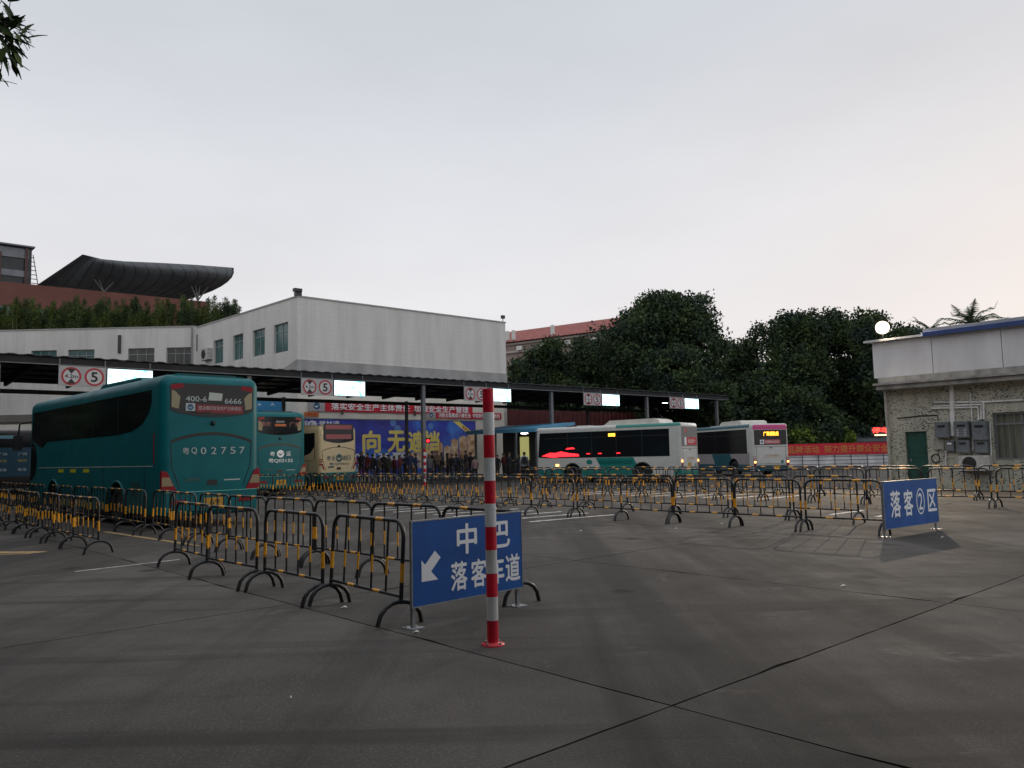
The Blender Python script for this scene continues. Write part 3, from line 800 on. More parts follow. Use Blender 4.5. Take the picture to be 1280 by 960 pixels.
put_text('中海·碧林湾', ad, tpx(404) - .45 - .2, YF, 3.84, .36, white_print, 2.6, .015)
m = MB(); disc(m, tpx(389) - .45, 3.72, .22, .30, YF); m.build('emblem', white_print, ad)
# ribbon and printed towers at the right of the billboard
m = MB(); m.add([(AW - 2.15, YF - .001, 4.10), (AW - 1.55, YF - .001, 4.10), (AW - .02, YF - .001, 3.15), (AW - .02, YF - .001, 2.72)], [(3, 2, 1, 0)]); m.build('ribbon', gold, ad)
put_text('现房发售', ad, AW - .78, YF - .003, 3.44, .22, print_red, 1.0, .02, rot=Matrix.Translation((AW - .85, 0, 3.47)) @ Matrix.Rotation(radians(33), 4, 'Y') @ Matrix.Translation((-(AW - .78), 0, -3.44)))
tw = [(-5.9, 1.95, .62), (-5.2, 2.15, .6), (-4.5, 2.45, .62), (-3.8, 2.62, .7), (-3.0, 2.35, .6), (-2.35, 2.85, .65), (-1.6, 3.05, .72), (-.85, 3.2, .8)]
for dx, zt, wd in tw:
    m = MB(); x = AW + dx; m.prism([(x, .8), (x + wd, .8), (x + wd, zt - .12), (x + wd * .62, zt), (x + wd * .35, zt - .02), (x, zt - .16)], YF, YF - .002); m.build('printed_tower', goldl, ad)
cloth_red = mat('red_banner_cloth', (.62, .02, .045), .7, var=.2, scale=1.5)
def banner(nm, lab, t0, t1, z0, z1, text, tcol, F=FB, y=-.04, logo=True, group=None):
    b = thing(nm, lab, 'banner', F @ Matrix.Translation((t0, y, 0)), group)
    W_ = t1 - t0; lw = (z1 - z0) * 1.7 if logo else 0
    m = MB(); nseg = 24
    vs = []
    for k in range(nseg + 1):
        x = lw + (W_ - lw) * k / nseg; yy = -.015 * sin(k * 1.3) - .02
        vs += [(x, yy, z0 + .01 * sin(k * .9)), (x, yy, z1)]
    m.add(vs, [(2 * k, 2 * k + 2, 2 * k + 3, 2 * k + 1) for k in range(nseg)], 0, True)
    m.add([(x, y_ + .01, z) for x, y_, z in vs], [(2 * k, 2 * k + 1, 2 * k + 3, 2 * k + 2) for k in range(nseg)], 0, True)
    m.build('cloth', cloth_red, b)
    if logo:
        m = MB(); m.box((0, -.03, z0), (lw, 0, z1)); c = m.build('logo_panel', board_m, b)
        m = MB(); r = (z1 - z0) * .34; disc(m, lw * .5, (z0 + z1) / 2, 0, r, -.033)
        m.build('emblem', mat('logo_blue', (.02, .10, .20), .5), c)
        m = MB(); zc = (z0 + z1) / 2; m.add([(lw * .5 - r * .8, -.035, zc + r * .1), (lw * .5 - r * .1, -.035, zc - r * .5), (lw * .5 + r * .85, -.035, zc + r * .35), (lw * .5 - r * .05, -.035, zc - r * .05)], [(0, 1, 2, 3)]); m.build('bird_mark', white_print, c)
    put_text(text, b, lw + (W_ - lw) / 2, -.06, (z0 + z1) / 2, (z1 - z0) * .66, tcol, (W_ - lw) * .93, .02)
    return b
banner('banner', 'long upper red banner with white characters on the hall wall above the billboard', tpx(385), tpx(591), 4.62, 5.30, '落实安全生产主体责任  加强安全生产管理', white_print)
banner('banner', 'shorter lower red banner at the right end of the hall wall beside the tall pole', tpx(533), tpx(627), 4.30, 4.78, '决胜全面建成小康社会  夺取新时代伟大胜利', white_print)
o = wallthing('orange_notice', 'small orange notice above the left end of the billboard', 'sign', tpx(380), 4.28)
m = MB(); m.box((0, -.03, 0), (1.0, 0, .28)); m.build('board', mat('orange_print', (.55, .16, .03), .5), o); put_text('候车室', o, .5, -.033, .14, .16, print_red, .7, .01)
for px in (427, 518):
    o = wallthing('wall_lamp', 'small dark bulkhead lamp on the hall wall, %s one above the billboard' % ('left' if px < 500 else 'right'), 'lamp', tpx(px), 4.45)
    m = MB(); m.box((-.06, -.14, 0), (.06, 0, .12)); m.box((-.05, -.11, .2), (.05, 0, .34)); m.build('body', dark_steel, o)
o = thing('blue_board', 'bright blue direction board with white symbols behind the second coach', 'sign', stI.inverted() @ stI @ F1 @ Matrix.Translation((0, 0, 0)))
o.matrix_basis = frame(P(322, 516, 50.5), 20)
m = MB(); m.box((-.6, 0, -.1), (1.6, .05, .95)); m.build('board', mat('bright_blue', (.02, .20, .42), .4), o)
for x in (.1, .9): put_text('↑', o, x, -.004, .45, .32, white_print, .22, .02)

# ------------------------------------------------------------------ things above and behind the white hall
brown = mat('red_brown_wall', (0.17, 0.065, 0.05), .8, var=.2, scale=.3)
pL = P(-60, 349.6, 72.5); pR = P(262, 375, 87.0); zt = 19.1
d_ = pR - pL; an = degrees(atan2(d_.y, d_.x)); Lw = hypot(d_.x, d_.y)
rb = thing('terminal_block', 'red brown upper wall behind the roof garden', 'building', frame((pL.x, pL.y, 0), an))
m = MB(); m.box((0, 0, 0), (Lw, .5, zt)); m.box((Lw - .5, .5, 0), (Lw, 14, zt)); m.build('wall', brown, rb)
m = MB(); m.box((0, .5, zt - 1.4), (Lw - .5, 14, zt - 1.2)); m.build('roof', roof_grey, rb)
m = MB(); m.box((0, -.04, zt - 3.4), (Lw * .55, -.003, zt - 2.4)); m.build('glass_strip', glass_teal, rb)
# dark tower under scaffolding
TWP = P(40, 320, 100); tk = frame((TWP.x - 16 * cos(radians(42)), 100 - 16 * sin(radians(42)), 0), 42)
twr = thing('dark_tower', 'dark glazed tower with grey bands behind the red brown wall', 'building', tk)
TW = 16; ZT = P(42, 310, 100).z
dg = mat('tower_glass', (.02, .024, .028), .25, var=.4, scale=.5); gb = mat('tower_band', (.22, .23, .25), .6, var=.2, scale=1); bp_ = mat('tower_pier', (.09, .05, .045), .7)
m = MB(); m.box((0, .1, 0), (TW, 12, ZT - .05)); m.build('wall', dg, twr)
for z0, z1 in ((ZT - 1.5, ZT - .3), (ZT - 3.9, ZT - 3.1), (ZT - 6.0, ZT - 5.1)):
    m = MB(); m.box((0, -.1, z0), (TW - .35, .098, z1)); m.build('grey_band', gb, twr)
for k in range(6):
    m = MB(); x = TW - .45 - 2.9 * k; m.box((x - .35, -.25, 0), (x, -.102, ZT - 1.0 + (.9 if k == 0 else 0))); m.build('pier', bp_, twr)
m = MB(); m.box((-.3, -.5, ZT - .05), (TW + .25, 12.3, ZT + .12)); m.build('roof', gb, twr)
m = MB()
for k in range(12): m.tube([(TW + .02, .2, ZT - 1.2 - k * .55), (TW + .3 + k * .09, .2, ZT - 1.2 - k * .55)], .05, 4)
m.tube([(TW + .15, .2, ZT - .8), (TW + 1.4, .2, ZT - 8.2)], .05, 4); m.build('scaffold', bp_, twr)
# swept roof with branching columns
wingm = mat('wing_cladding', (0.13, 0.14, 0.15), .5, .25, var=.2, scale=.5)
Us = [(103, 318, 92), (125, 323.5, 92.3), (155, 326.5, 92.8), (200, 328.5, 93.5), (245, 331, 94.2), (290, 334.5, 95)]
Ms = [(75, 337, 97), (116, 338, 94), (160, 346, 94.5), (205, 351, 95), (250, 353, 95.5), (274, 358, 96)]
Ls = [(45, 357, 103), (100, 372, 103), (130, 376, 103), (160, 378, 103), (190, 379, 103), (212, 380, 103)]
def interp(S, s):
    x = s * (len(S) - 1); i = min(int(x), len(S) - 2); f = x - i
    return Vector(S[i]).lerp(Vector(S[i + 1]), f)
m = MB(); NS, NT = 30, 8; vs = []
for i in range(NS + 1):
    s = i / NS; a, b, c = interp(Us, s), interp(Ms, s), interp(Ls, s)
    for j in range(NT + 1):
        q = j / NT; bb = b * 2 - (a + c) * .5 if s > .12 else b
        v = a * (1 - q) ** 2 + bb * 2 * q * (1 - q) + c * q * q
        vs.append(P(v.x, v.y, v.z))
wc = P(160, 380, 98)
vs = [v - Vector((wc.x, wc.y, 0)) for v in vs]
fs = [(i * (NT + 1) + j, (i + 1) * (NT + 1) + j, (i + 1) * (NT + 1) + j + 1, i * (NT + 1) + j + 1) for i in range(NS) for j in range(NT)]
m.add(vs, fs, 0, True)
K = len(vs)
top = [v + Vector((0, .6, .10)) for v in vs]
m.add(top, [tuple(reversed(f)) for f in fs], 0, True)
rim = [i * (NT + 1) for i in range(NS + 1)]
m.add([vs[i] for i in rim] + [top[i] for i in rim], [(k, k + len(rim), k + 1 + len(rim), k + 1) for k in range(len(rim) - 1)], 0)
wing = thing('swept_roof', 'large dark upswept roof on thin branching columns behind the hall', 'roof', Matrix.Translation((wc.x, wc.y, 0)))
m.build('soffit', wingm, wing)
for i in range(1, NS, 2):       # standing seams between the cladding sheets
    pth = [vs[i * (NT + 1) + j] + Vector((0, -.02, -.02)) for j in range(NT + 1)]
    q = MB().tube(pth, .035, 4); q.build('seam', mat('seam_dark', (.05, .055, .06), .5), wing)
for bx, by, tips in ((130, 365, ((114, 344), (121, 341), (148, 347))), (247, 376, ((237, 352), (244, 352), (251, 352), (262, 356)))):
    b0 = P(bx, by + 60, 97); m = MB(); b1 = P(bx, by, 97)
    off = Vector((wc.x, wc.y, 0))
    m.tube([b0 - off, b1 - off], .14, 8)
    for tx, ty in tips: m.tube([b1 - off, P(tx, ty, 96.2) - off], [.09, .05], 6)
    m.build('branching_column', steel, wing)
# pale apartment block with a red tiled roof, behind the trees
pinkw = mat('pink_render', (.36, .28, .25), .85, var=.2, scale=.4); redroof = mat('red_roof_tile', (.30, .075, .06), .7, var=.25, scale=1.5)
p0 = P(600, 430, 122); p1 = P(800, 402, 106)
d_ = p1 - p0; an = degrees(atan2(d_.y, d_.x)); La = hypot(d_.x, d_.y)
ap = thing('apartment_block', 'pinkish apartment block with red tiled roof behind the left trees', 'building', frame((p0.x, p0.y, 0), an))
ze = P(640, 424, 119).z
hs = []
for fl in range(5):
    for k in range(7):
        x = 2.0 + k * (La - 4) / 6.2; hs.append((x, x + 1.7, ze - 4.9 - fl * 3.1, ze - 3.2 - fl * 3.1))
m = MB(); holes_wall(m, 0, La, 0, ze - .6, hs, depth=.3); m.build('wall', pinkw, ap)
for h in hs: window(ap, Matrix.Identity(4), *h, 2, 0, glass_teal, fr_grey, depth=.28)
m = MB(); m.box((La - .3, 0, 0), (La, 12, ze - .6)); m.box((0, 0.31, 0), (.3, 12, ze - .6)); m.build('side_wall', pinkw, ap)
m = MB(); m.prism([(-.9, ze - .6), (6, ze + 2.2), (13, ze - .6)], -.6, La + .6, axis='x'); m.build('roof', redroof, ap)
for z in (ze - 1.0, ze - 2.2):
    m = MB(); m.box((-.2, -.35, z), (La + .2, -.003, z + .28)); m.build('cornice', mat('cornice_pale', (.50, .45, .41), .8), ap)
for k, x in enumerate((5.5, 6.6, 13.5)):
    m = MB(); m.box((x, -.8, ze - .3), (x + .45, -.4, ze + 1.1)); m.build('roof_vent', white_paint, ap)
for k in range(5):
    x = 3.2 + 4.2 * k; m = MB(); m.box((x, -.75, ze - 1.95), (x + .9, -.36, ze - 1.35)); m.build('outdoor_unit', white_paint, ap)

# ------------------------------------------------------------------ right service building
SG = Vector((15.78, 28.59, 0)); SA = 131.0 - 180     # x runs to the right (towards the camera side)
FS = frame(SG, SA)                                   # s positive to the right; earlier wall coordinate t = -s
def sw(px, py, C=SG, ang=SA):
    d = ray(px, py); k = d.x / d.y; D = (cos(radians(ang)), sin(radians(ang)))
    t = (k * C.y - C.x) / (D[0] - k * D[1]); Y = C.y + t * D[1]
    return t, P(px, py, Y).z
def mosaic():
    m = bpy.data.materials.new('weathered_mosaic'); m.use_nodes = True
    t = m.node_tree; b = t.nodes['Principled BSDF']; L = t.links.new
    tx = t.nodes.new('ShaderNodeTexCoord')
    def nse(scale, st, det=5):
        n = t.nodes.new('ShaderNodeTexNoise'); n.inputs['Scale'].default_value = scale; n.inputs['Detail'].default_value = det
        mp = t.nodes.new('ShaderNodeMapping'); mp.inputs['Scale'].default_value = st
        L(tx.outputs['Object'], mp.inputs[0]); L(mp.outputs[0], n.inputs['Vector']); return n.outputs[0]
    def rng(s, a, c, lo, hi):
        r = t.nodes.new('ShaderNodeMapRange')
        for i, v in zip((1, 2, 3, 4), (a, c, lo, hi)): r.inputs[i].default_value = v
        L(s, r.inputs[0]); return r.outputs[0]
    def mix(f, a, c):
        x = t.nodes.new('ShaderNodeMixRGB')
        for i, v in ((0, f), (1, a), (2, c)):
            if isinstance(v, tuple): x.inputs[i].default_value = (*v, 1)
            else: L(v, x.inputs[i])
        return x.outputs[0]
    c = mix(rng(nse(1.1, (1, 1, .5)), .35, .65, 0, 1), (.50, .48, .40), (.42, .42, .34))
    c = mix(rng(nse(2.0, (1, 1, .18), 7), .5, .72, 0, .6), c, (.19, .18, .155))
    vo = t.nodes.new('ShaderNodeTexVoronoi'); vo.inputs['Scale'].default_value = 13.0
    mp = t.nodes.new('ShaderNodeMapping'); mp.inputs['Scale'].default_value = (.8, .8, 1.7); L(tx.outputs['Object'], mp.inputs[0]); L(mp.outputs[0], vo.inputs['Vector'])
    th = rng(nse(1.6, (1, 1, 1), 3), .36, .62, .22, .43)
    lt = t.nodes.new('ShaderNodeMath'); lt.operation = 'LESS_THAN'; L(vo.outputs['Distance'], lt.inputs[0]); L(th, lt.inputs[1])
    c = mix(lt.outputs[0], c, (.085, .08, .072))
    L(c, b.inputs['Base Color']); b.inputs['Roughness'].default_value = .7
    bp = t.nodes.new('ShaderNodeBump'); bp.inputs['Strength'].default_value = .6; bp.inputs['Distance'].default_value = .01; bp.invert = True
    L(lt.outputs[0], bp.inputs['Height']); L(bp.outputs[0], b.inputs['Normal'])
    return m
mosaic_m = mosaic()
plaster = mat('white_parapet_plaster', (.70, .69, .70), .8, var=.18, scale=1.2, stretch=(1, 1, .3))
conc_led = mat('cornice_concrete', (.36, .35, .33), .8, var=.45, scale=2.5, stretch=(1, 1, .6))
sb = thing('service_building', 'small white parapet building with speckled mosaic wall and green door', 'building', FS)
sL = sw(1113, 560)[0]; W_R = 9.0
d0, dt = sw(1131, 540); d1, _ = sw(1158, 540)
wl, wt = sw(1240, 516); _, wb = sw(1240, 575)
win = (wl, wl + 2.6, wb, wt)
m = MB(); holes_wall(m, sL, W_R, 0, 3.7, [(d0, d1, 0.0, dt), win], depth=.2); m.box((sL, .0, 0), (sL + .003, 6.0, 3.7)); m.build('wall', mosaic_m, sb)
m = MB(); m.box((sL + .002, 6.0, 0), (W_R, 6.2, 3.7)); m.box((W_R - .2, .2, 0), (W_R, 6.0, 3.7)); m.build('back_wall', mosaic_m, sb)
m = MB(); m.box((d0 + .01, .10, 0.02), (d1 - .01, .14, dt - .01)); dr = m.build('door', mat('green_door', (.012, .075, .055), .5, var=.25, scale=3), sb)
m = MB(); m.box((d0 + .10, .085, 1.0), (d0 + .14, .1, 1.12)); m.build('handle', steel, dr)
m = MB(); m.box((d0 + .12, .09, .25), (d1 - .12, .099, .95)); m.box((d0 + .12, .09, 1.15), (d1 - .12, .099, 1.9)); m.build('door_panel', MATS['green_door'], dr)
pw = window(sb, Matrix.Identity(4), *win, 3, .24, mat('curtain_glass', (.15, .15, .115), .5, var=.6, scale=5, stretch=(2.2, 1, .1)), steel, depth=.19)
m = MB()
for k in range(14): x = win[0] + .1 + k * .185; m.tube([(x, .03, win[2]), (x, .03, win[3])], .008, 5)
for z in (win[2] + .04, win[3] - .42, win[3] - .05): m.tube([(win[0], .03, z), (win[1], .03, z)], .012, 5)
m.build('window_bars', steel, pw)
# cornice in two steps, parapet panels, metal roof edge
cl = sw(1104, 484)[0]
m = MB(); m.box((cl, -.62, 3.70), (W_R, 6.4, 3.86)); m.build('cornice', conc_led, sb)
m = MB(); m.box((cl - .06, -.74, 3.862), (W_R, -.45, 3.94)); m.box((cl - .06, -.45, 3.862), (cl + .0, 6.4, 3.94)); m.build('drip_edge', conc_led, sb)
m = MB(); m.box((cl + .02, -.45, 3.942), (W_R, 6.3, 4.16)); m.build('upper_step', conc_led, sb)
x0 = sw(1093, 440)[0] + .1; seams = [x0, sw(1170.5, 440)[0], sw(1257, 430)[0]]
stepw = seams[2] - seams[1]
seams += [seams[2] + stepw, seams[2] + 2 * stepw, seams[2] + 3 * stepw]
for a, b in zip(seams[:-1], seams[1:]):
    m = MB(); m.box((a + .012, -.40, 4.163), (b - .012, -.28, 5.50)); m.build('parapet_panel', plaster, sb)
m = MB(); m.box((seams[0] + .02, -.278, 4.163), (seams[0] + .14, 6.2, 5.48)); m.build('parapet_side', plaster, sb)
m = MB(); m.box((seams[0] + .15, -.275, 4.165), (seams[-1], -.2, 5.3)); m.build('parapet_backing', conc_led, sb)
bluem = mat('blue_roof_trim', (.03, .06, .20), .45, var=.2, scale=3); whit = mat('white_roof_trim', (.62, .62, .62), .4, var=.15, scale=3)
xs_ = sw(1162, 415)[0]
m = MB(); m.prism([(-.62, 5.52), (-.62, 5.60), (6.5, 6.1), (6.5, 6.0)], seams[0] - .22, xs_, axis='x'); m.build('roof_sheet', whit, sb)
m = MB(); m.prism([(-.66, 5.50), (-.66, 5.65), (-.60, 5.67), (-.60, 5.50)], xs_ + .003, W_R, axis='x'); m.build('roof_trim', bluem, sb)
m = MB(); m.prism([(-.598, 5.60), (-.598, 5.78), (6.5, 6.2), (6.5, 6.02)], xs_ + .003, W_R, axis='x'); m.build('roof_sheet', mat('grey_roof_sheet', (.34, .36, .40), .5, var=.2, scale=2), sb)
# downpipe and conduits
m = MB(); m.tube([(sL - .02, -.09, .05), (sL - .02, -.09, 3.69)], .055, 10)
for z in (.6, 1.75, 2.9): m.tube([(sL - .02, -.09, z), (sL - .02, -.09, z + .07)], .066, 10)
m.build('downpipe', mat('pipe_plastic', (.48, .45, .40), .5, var=.3, scale=5), sb)
pv = mat('white_conduit', (.78, .77, .76), .45, var=.2, scale=6)
def cond(pts, r=.036, nm='conduit'):
    q = [(sw(*p)[0], -.05, sw(*p)[1]) for p in pts]
    MB().tube(q, r, 7).build(nm, pv, sb)
cond([(1280, 500), (1234, 502.5), (1168, 503), (1168, 508), (1227, 505.5), (1227, 524)])
cond([(1165, 510.5), (1223, 509), (1224, 525)])
cond([(1230, 502.5), (1230.5, 524)])
cond([(1190, 474), (1192, 545)], .085)
cond([(1213.5, 492), (1216, 528)], .02)
cond([(1217, 545), (1217, 563)], .02)
cond([(1183, 563), (1183, 588)], .02)
cond([(1238, 529), (1240, 572)], .022)
# metal rectangle of the meter boxes
boxm = mat('meter_box_grey', (.17, .185, .20), .5, .2, var=.3, scale=5); boxd = mat('meter_slot', (.02, .02, .022), .3)
BX = [((1171, 528), (1190, 547), 'upper left grey meter box beside the thick white pipe'), ((1195, 527), (1215, 547), 'upper middle grey meter box with round dials'),
      ((1217, 527), (1238, 550), 'upper right grey meter box, the largest'), ((1184, 551), (1195, 564), 'small grey box with pale label in the lower row'),
      ((1198, 550), (1215, 566), 'lower middle grey meter box with black slot'), ((1220, 550), (1238, 566), 'lower right grey meter box above the air conditioner'),
      ((1167, 549), (1181, 562), 'thin plain box with no slot, leftmost of the lower row')]
for k, (a, b, lab) in enumerate(BX):
    x0_, z1_ = sw(*a); x1_, z0_ = sw(*b)
    dp_ = .22 if k < 3 else .16
    if k == 6: dp_ = .06
    t = thing('meter_box', lab, 'meter box', FS @ Matrix.Translation((x0_, -.004, z0_)), 'electric boxes on the mosaic wall')
    W2, H2 = x1_ - x0_, z1_ - z0_
    m = MB(); m.box((0, -dp_, 0), (W2, 0, H2)); m.build('case', boxm if k != 6 else mosaic_m, t)
    m = MB(); m.box((.025, -dp_ - .012, .025), (W2 - .025, -dp_ - .002, H2 - .025)); l = m.build('lid', boxm if k != 6 else mat('pale_box', (.34, .34, .30), .6, var=.3), t)
    if k != 6:
        m = MB(); m.box((W2 * .2, -dp_ - .018, H2 * .66), (W2 * .75, -dp_ - .013, H2 * .80)); m.build('slot', boxd if k != 3 else white_print, l)
        m = MB(); m.lathe([(.012, 0), (.012, .015)], 8, 0, Matrix.Translation((W2 * .85, -dp_ - .012, H2 * .4)) @ Matrix.Rotation(radians(90), 4, 'X')); m.build('latch', steel, l)
    if k == 1:
        for i in range(3):
            for j in range(2): q = MB(); q.lathe([(.035, 0), (.035, .014)], 10, 0, Matrix.Translation((W2 * (.25 + .5 * j), -dp_ - .012, H2 * (.15 + .16 * i))) @ Matrix.Rotation(radians(90), 4, 'X')); q.build('dial', mat('dial_pale', (.40, .42, .43), .3), l)
s0_, z0_ = sw(1204, 588); s1_, z1_ = sw(1239, 570)
ac_unit(FS @ Matrix.Translation((s0_, -.05, z0_)), s1_ - s0_ + .06, z1_ - z0_ + .03, .34, 'white outdoor air conditioner unit low on the mosaic wall')
sx_, sz_ = sw(1170, 573)
m = MB()
for q in (0, .012): m.tube([(sx_ + (.13 + q) * cos(2 * pi * k / 18), -.03 - q, sz_ + (.15 + q) * sin(2 * pi * k / 18)) for k in range(18)], .012, 5, closed=True)
m.tube([(sx_ + .1, -.03, sz_ + .1), (sx_ + .12, -.02, sz_ + .4)], .012, 5)
cc = m.build('cable_coil', black_trim); cc.matrix_basis = FS.copy(); tag(cc, 'coil of black cable hanging on the mosaic wall right of the green door', 'cable')
# thin dark cable running along the wall
m = MB(); m.tube([(sw(*p)[0], -.02, sw(*p)[1]) for p in ((1122, 523), (1150, 520), (1172, 519), (1173, 526))], .02, 5); m.build('cable', black_trim, sb)
# floodlight on the roof corner: a lit lamp
LP = P(1103, 409.5, 30.2)
fl = thing('roof_floodlight', 'brightly lit floodlight on the left corner of the service building roof', 'floodlight', Matrix.Translation(LP))
fl.rotation_euler = Vector((-LP.x, -LP.y, -3.2)).to_track_quat('-Y', 'Z').to_euler()
m = MB(); m.box((-.24, .02, -.20), (.24, .16, .20)); m.build('housing', dark_steel, fl)
m = MB(); m.tube([(0, .12, -.2), (0, .2, -.55)], .025, 6); m.build('bracket', dark_steel, fl)
m = MB(); m.lathe([(.001, -.10), (.08, -.095), (.15, -.075), (.21, -.04), (.25, .03)], 28, 0, Matrix.Rotation(radians(90), 4, 'X') @ Matrix.Scale(-1, 4, Vector((0, 0, 1))) @ Matrix.Scale(-1, 4, Vector((0, 0, 1))))
fe = emis('flood_emit', (1.0, .86, .66), 30); t_ = fe.node_tree
tx_ = t_.nodes.new('ShaderNodeTexCoord'); ln_ = t_.nodes.new('ShaderNodeVectorMath'); ln_.operation = 'LENGTH'; cm_ = t_.nodes.new('ShaderNodeVectorMath'); cm_.operation = 'MULTIPLY'; cm_.inputs[1].default_value = (1, 0, 1)
rp_ = t_.nodes.new('ShaderNodeValToRGB'); rp_.color_ramp.elements[0].position = .35; rp_.color_ramp.elements[0].color = (1, .9, .72, 1); rp_.color_ramp.elements[1].position = 1; rp_.color_ramp.elements[1].color = (.014, .005, .0015, 1)
mu_ = t_.nodes.new('ShaderNodeMath'); mu_.operation = 'MULTIPLY'; mu_.inputs[1].default_value = 4.0
t_.links.new(tx_.outputs['Object'], cm_.inputs[0]); t_.links.new(cm_.outputs[0], ln_.inputs[0]); t_.links.new(ln_.outputs['Value'], mu_.inputs[0]); t_.links.new(mu_.outputs[0], rp_.inputs[0]); t_.links.new(rp_.outputs[0], t_.nodes['Principled BSDF'].inputs['Emission Color'])
lens = m.build('lens', fe, fl, (0, .0, 0))
lens.matrix_basis = Matrix.Translation((0, -.0, 0))
pl = bpy.data.lights.new('floodlight_beam', 'SPOT'); pl.energy = 3200; pl.color = (1.0, .80, .58); pl.spot_size = radians(175); pl.spot_blend = .4; pl.shadow_soft_size = .12
po = bpy.data.objects.new('floodlight_beam', pl); COL.objects.link(po)
dl = (Vector((0.5, 8, 0)) - LP).normalized()
po.location = LP + dl * .42; po.rotation_euler = dl.to_track_quat('-Z', 'Y').to_euler()

# ------------------------------------------------------------------ buses
def rounded_box(L, W, z0, z1, rv, rt, cut=(), wheel_r=.56, taper=0.0):
    bm = bmesh.new()
    vs = [bm.verts.new((x, y, z)) for z in (z0, z1) for x, y in ((0, -W / 2), (L, -W / 2), (L, W / 2), (0, W / 2))]
    for f in ((3, 2, 1, 0), (4, 5, 6, 7), (0, 1, 5, 4), (1, 2, 6, 5), (2, 3, 7, 6), (3, 0, 4, 7)): bm.faces.new([vs[i] for i in f])
    ed = [e for e in bm.edges if abs(e.verts[0].co.z - e.verts[1].co.z) > .5]
    bmesh.ops.bevel(bm, geom=ed, offset=rv, segments=5, profile=.5, affect='EDGES')
    ed = [e for e in bm.edges if e.verts[0].co.z > z1 - 1e-4 and e.verts[1].co.z > z1 - 1e-4]
    bmesh.ops.bevel(bm, geom=ed, offset=rt, segments=5, profile=.55, affect='EDGES')
    ed = [e for e in bm.edges if e.verts[0].co.z < z0 + 1e-4 and e.verts[1].co.z < z0 + 1e-4]
    bmesh.ops.bevel(bm, geom=ed, offset=.06, segments=2, profile=.5, affect='EDGES')
    me = bpy.data.meshes.new('body'); bm.to_mesh(me); bm.free()
    if not cut: return me
    ob = bpy.data.objects.new('tmp', me); COL.objects.link(ob)
    tmp = [ob]
    for cx in cut:
        c = MB(); n = 24
        c.prism([(cx + wheel_r * cos(2 * pi * k / n), .50 + wheel_r * sin(2 * pi * k / n)) for k in range(n)], -W, W)
        co = c.build('tmpc', [black_trim]); tmp.append(co)
        md = ob.modifiers.new('b', 'BOOLEAN'); md.operation = 'DIFFERENCE'; md.object = co; md.solver = 'EXACT'
    bpy.context.view_layer.update()
    dg_ = bpy.context.evaluated_depsgraph_get()
    res = bpy.data.meshes.new_from_object(ob.evaluated_get(dg_))
    for t in tmp: bpy.data.objects.remove(t)
    return res
def paint_body(me, mats, cuts, fn):
    bm = bmesh.new(); bm.from_mesh(me)
    for co, no in cuts:
        bmesh.ops.bisect_plane(bm, geom=bm.verts[:] + bm.edges[:] + bm.faces[:], plane_co=co, plane_no=no, dist=1e-4)
    bm.normal_update()
    for f in bm.faces:
        c = f.calc_center_median(); f.material_index = fn(c.x, c.y, c.z)
        f.smooth = True
    for e in bm.edges:
        if len(e.link_faces) == 2 and e.calc_face_angle(0) > radians(32): e.smooth = False
    me.materials.clear()
    for m_ in mats: me.materials.append(m_)
    bm.to_mesh(me); bm.free()
    me.update(); return me
def wheel(parent, x, y, r, side):
    X = Matrix.Translation((x, y, r)) @ Matrix.Rotation(radians(-90 * side), 4, 'X')
    m = MB(); m.lathe([(r * .60, -.27), (r * .97, -.26), (r, -.20), (r, -.05), (r * .96, 0.0), (r * .62, .01), (r * .60, -.03)], 24, 0, X)
    t = m.build('tyre', rubber, parent)
    m = MB(); m.lathe([(r * .60, -.05), (r * .56, -.06), (r * .45, -.11), (r * .25, -.10), (r * .22, -.04), (r * .12, -.02)], 20, 0, X)
    k = m.build('rim', rim_m, t)
    m = MB()
    for q in range(8):
        a = 2 * pi * q / 8; m.lathe([(.022, -.11), (.018, -.075)], 6, 0, X @ Matrix.Translation((r * .35 * cos(a), r * .35 * sin(a), 0)))
    o = m.build('wheel_nuts', steel, t); o['kind'] = 'stuff'
    return t
def splate(parent, nm, pts, W, mt, d=.006, side=1, base=0.0):
    """polygon (x, z) on the flank y = side * W/2."""
    y = side * (W / 2 + base); m = MB(); m.prism(pts, y, y + side * d); return m.build(nm, mt, parent)
def rplate(parent, nm, pts, mt, d=.008, base=0.0):
    """polygon (u, z) on the rear face x = 0, u to the right as seen from behind."""
    m = MB(); m.prism([(-u, z) for u, z in pts], -base - d, -base, axis='x'); return m.build(nm, mt, parent)
def rtext(parent, s, u, z, h, mt, wd=None, base=.012, bold=.008, sx=1.0):
    me = text_mesh(s, h, bold, sx)
    if wd and me.vertices:
        xs = [v.co.x for v in me.vertices]; k = wd / (max(xs) - min(xs))
        for v in me.vertices: v.co.x *= k
    for v in me.vertices: v.co = Vector((-base + v.co.y, -(v.co.x + u), v.co.z + z))
    me.materials.clear(); me.materials.append(mt)
    return obj('lettering', me, parent)
def rdisc(parent, nm, u, z, r, mt, base=.01, n=20, sx=1.0):
    return rplate(parent, nm, [(u + r * sx * cos(2 * pi * k / n), z + r * sin(2 * pi * k / n)) for k in range(n)], mt, .003, base)
def strip(parent, nm, path, r, mt, n=6): return MB().tube(path, r, n).build(nm, mt, parent)
def emblem(parent, u, z, r, m1, m2, base=.01):
    d = rdisc(parent, 'emblem', u, z, r, m1, base)
    rplate(d, 'bird_mark', [(u - r * .8, z + r * .15), (u - r * .1, z - r * .55), (u + r * .85, z + r * .4), (u, z - r * .1)], m2, .002, base + .0035)
    return d
teal = mat('teal_paint', (0.001, 0.122, 0.138), 0.42, var=0.15, scale=1.5, coat=.03, spec=.22)
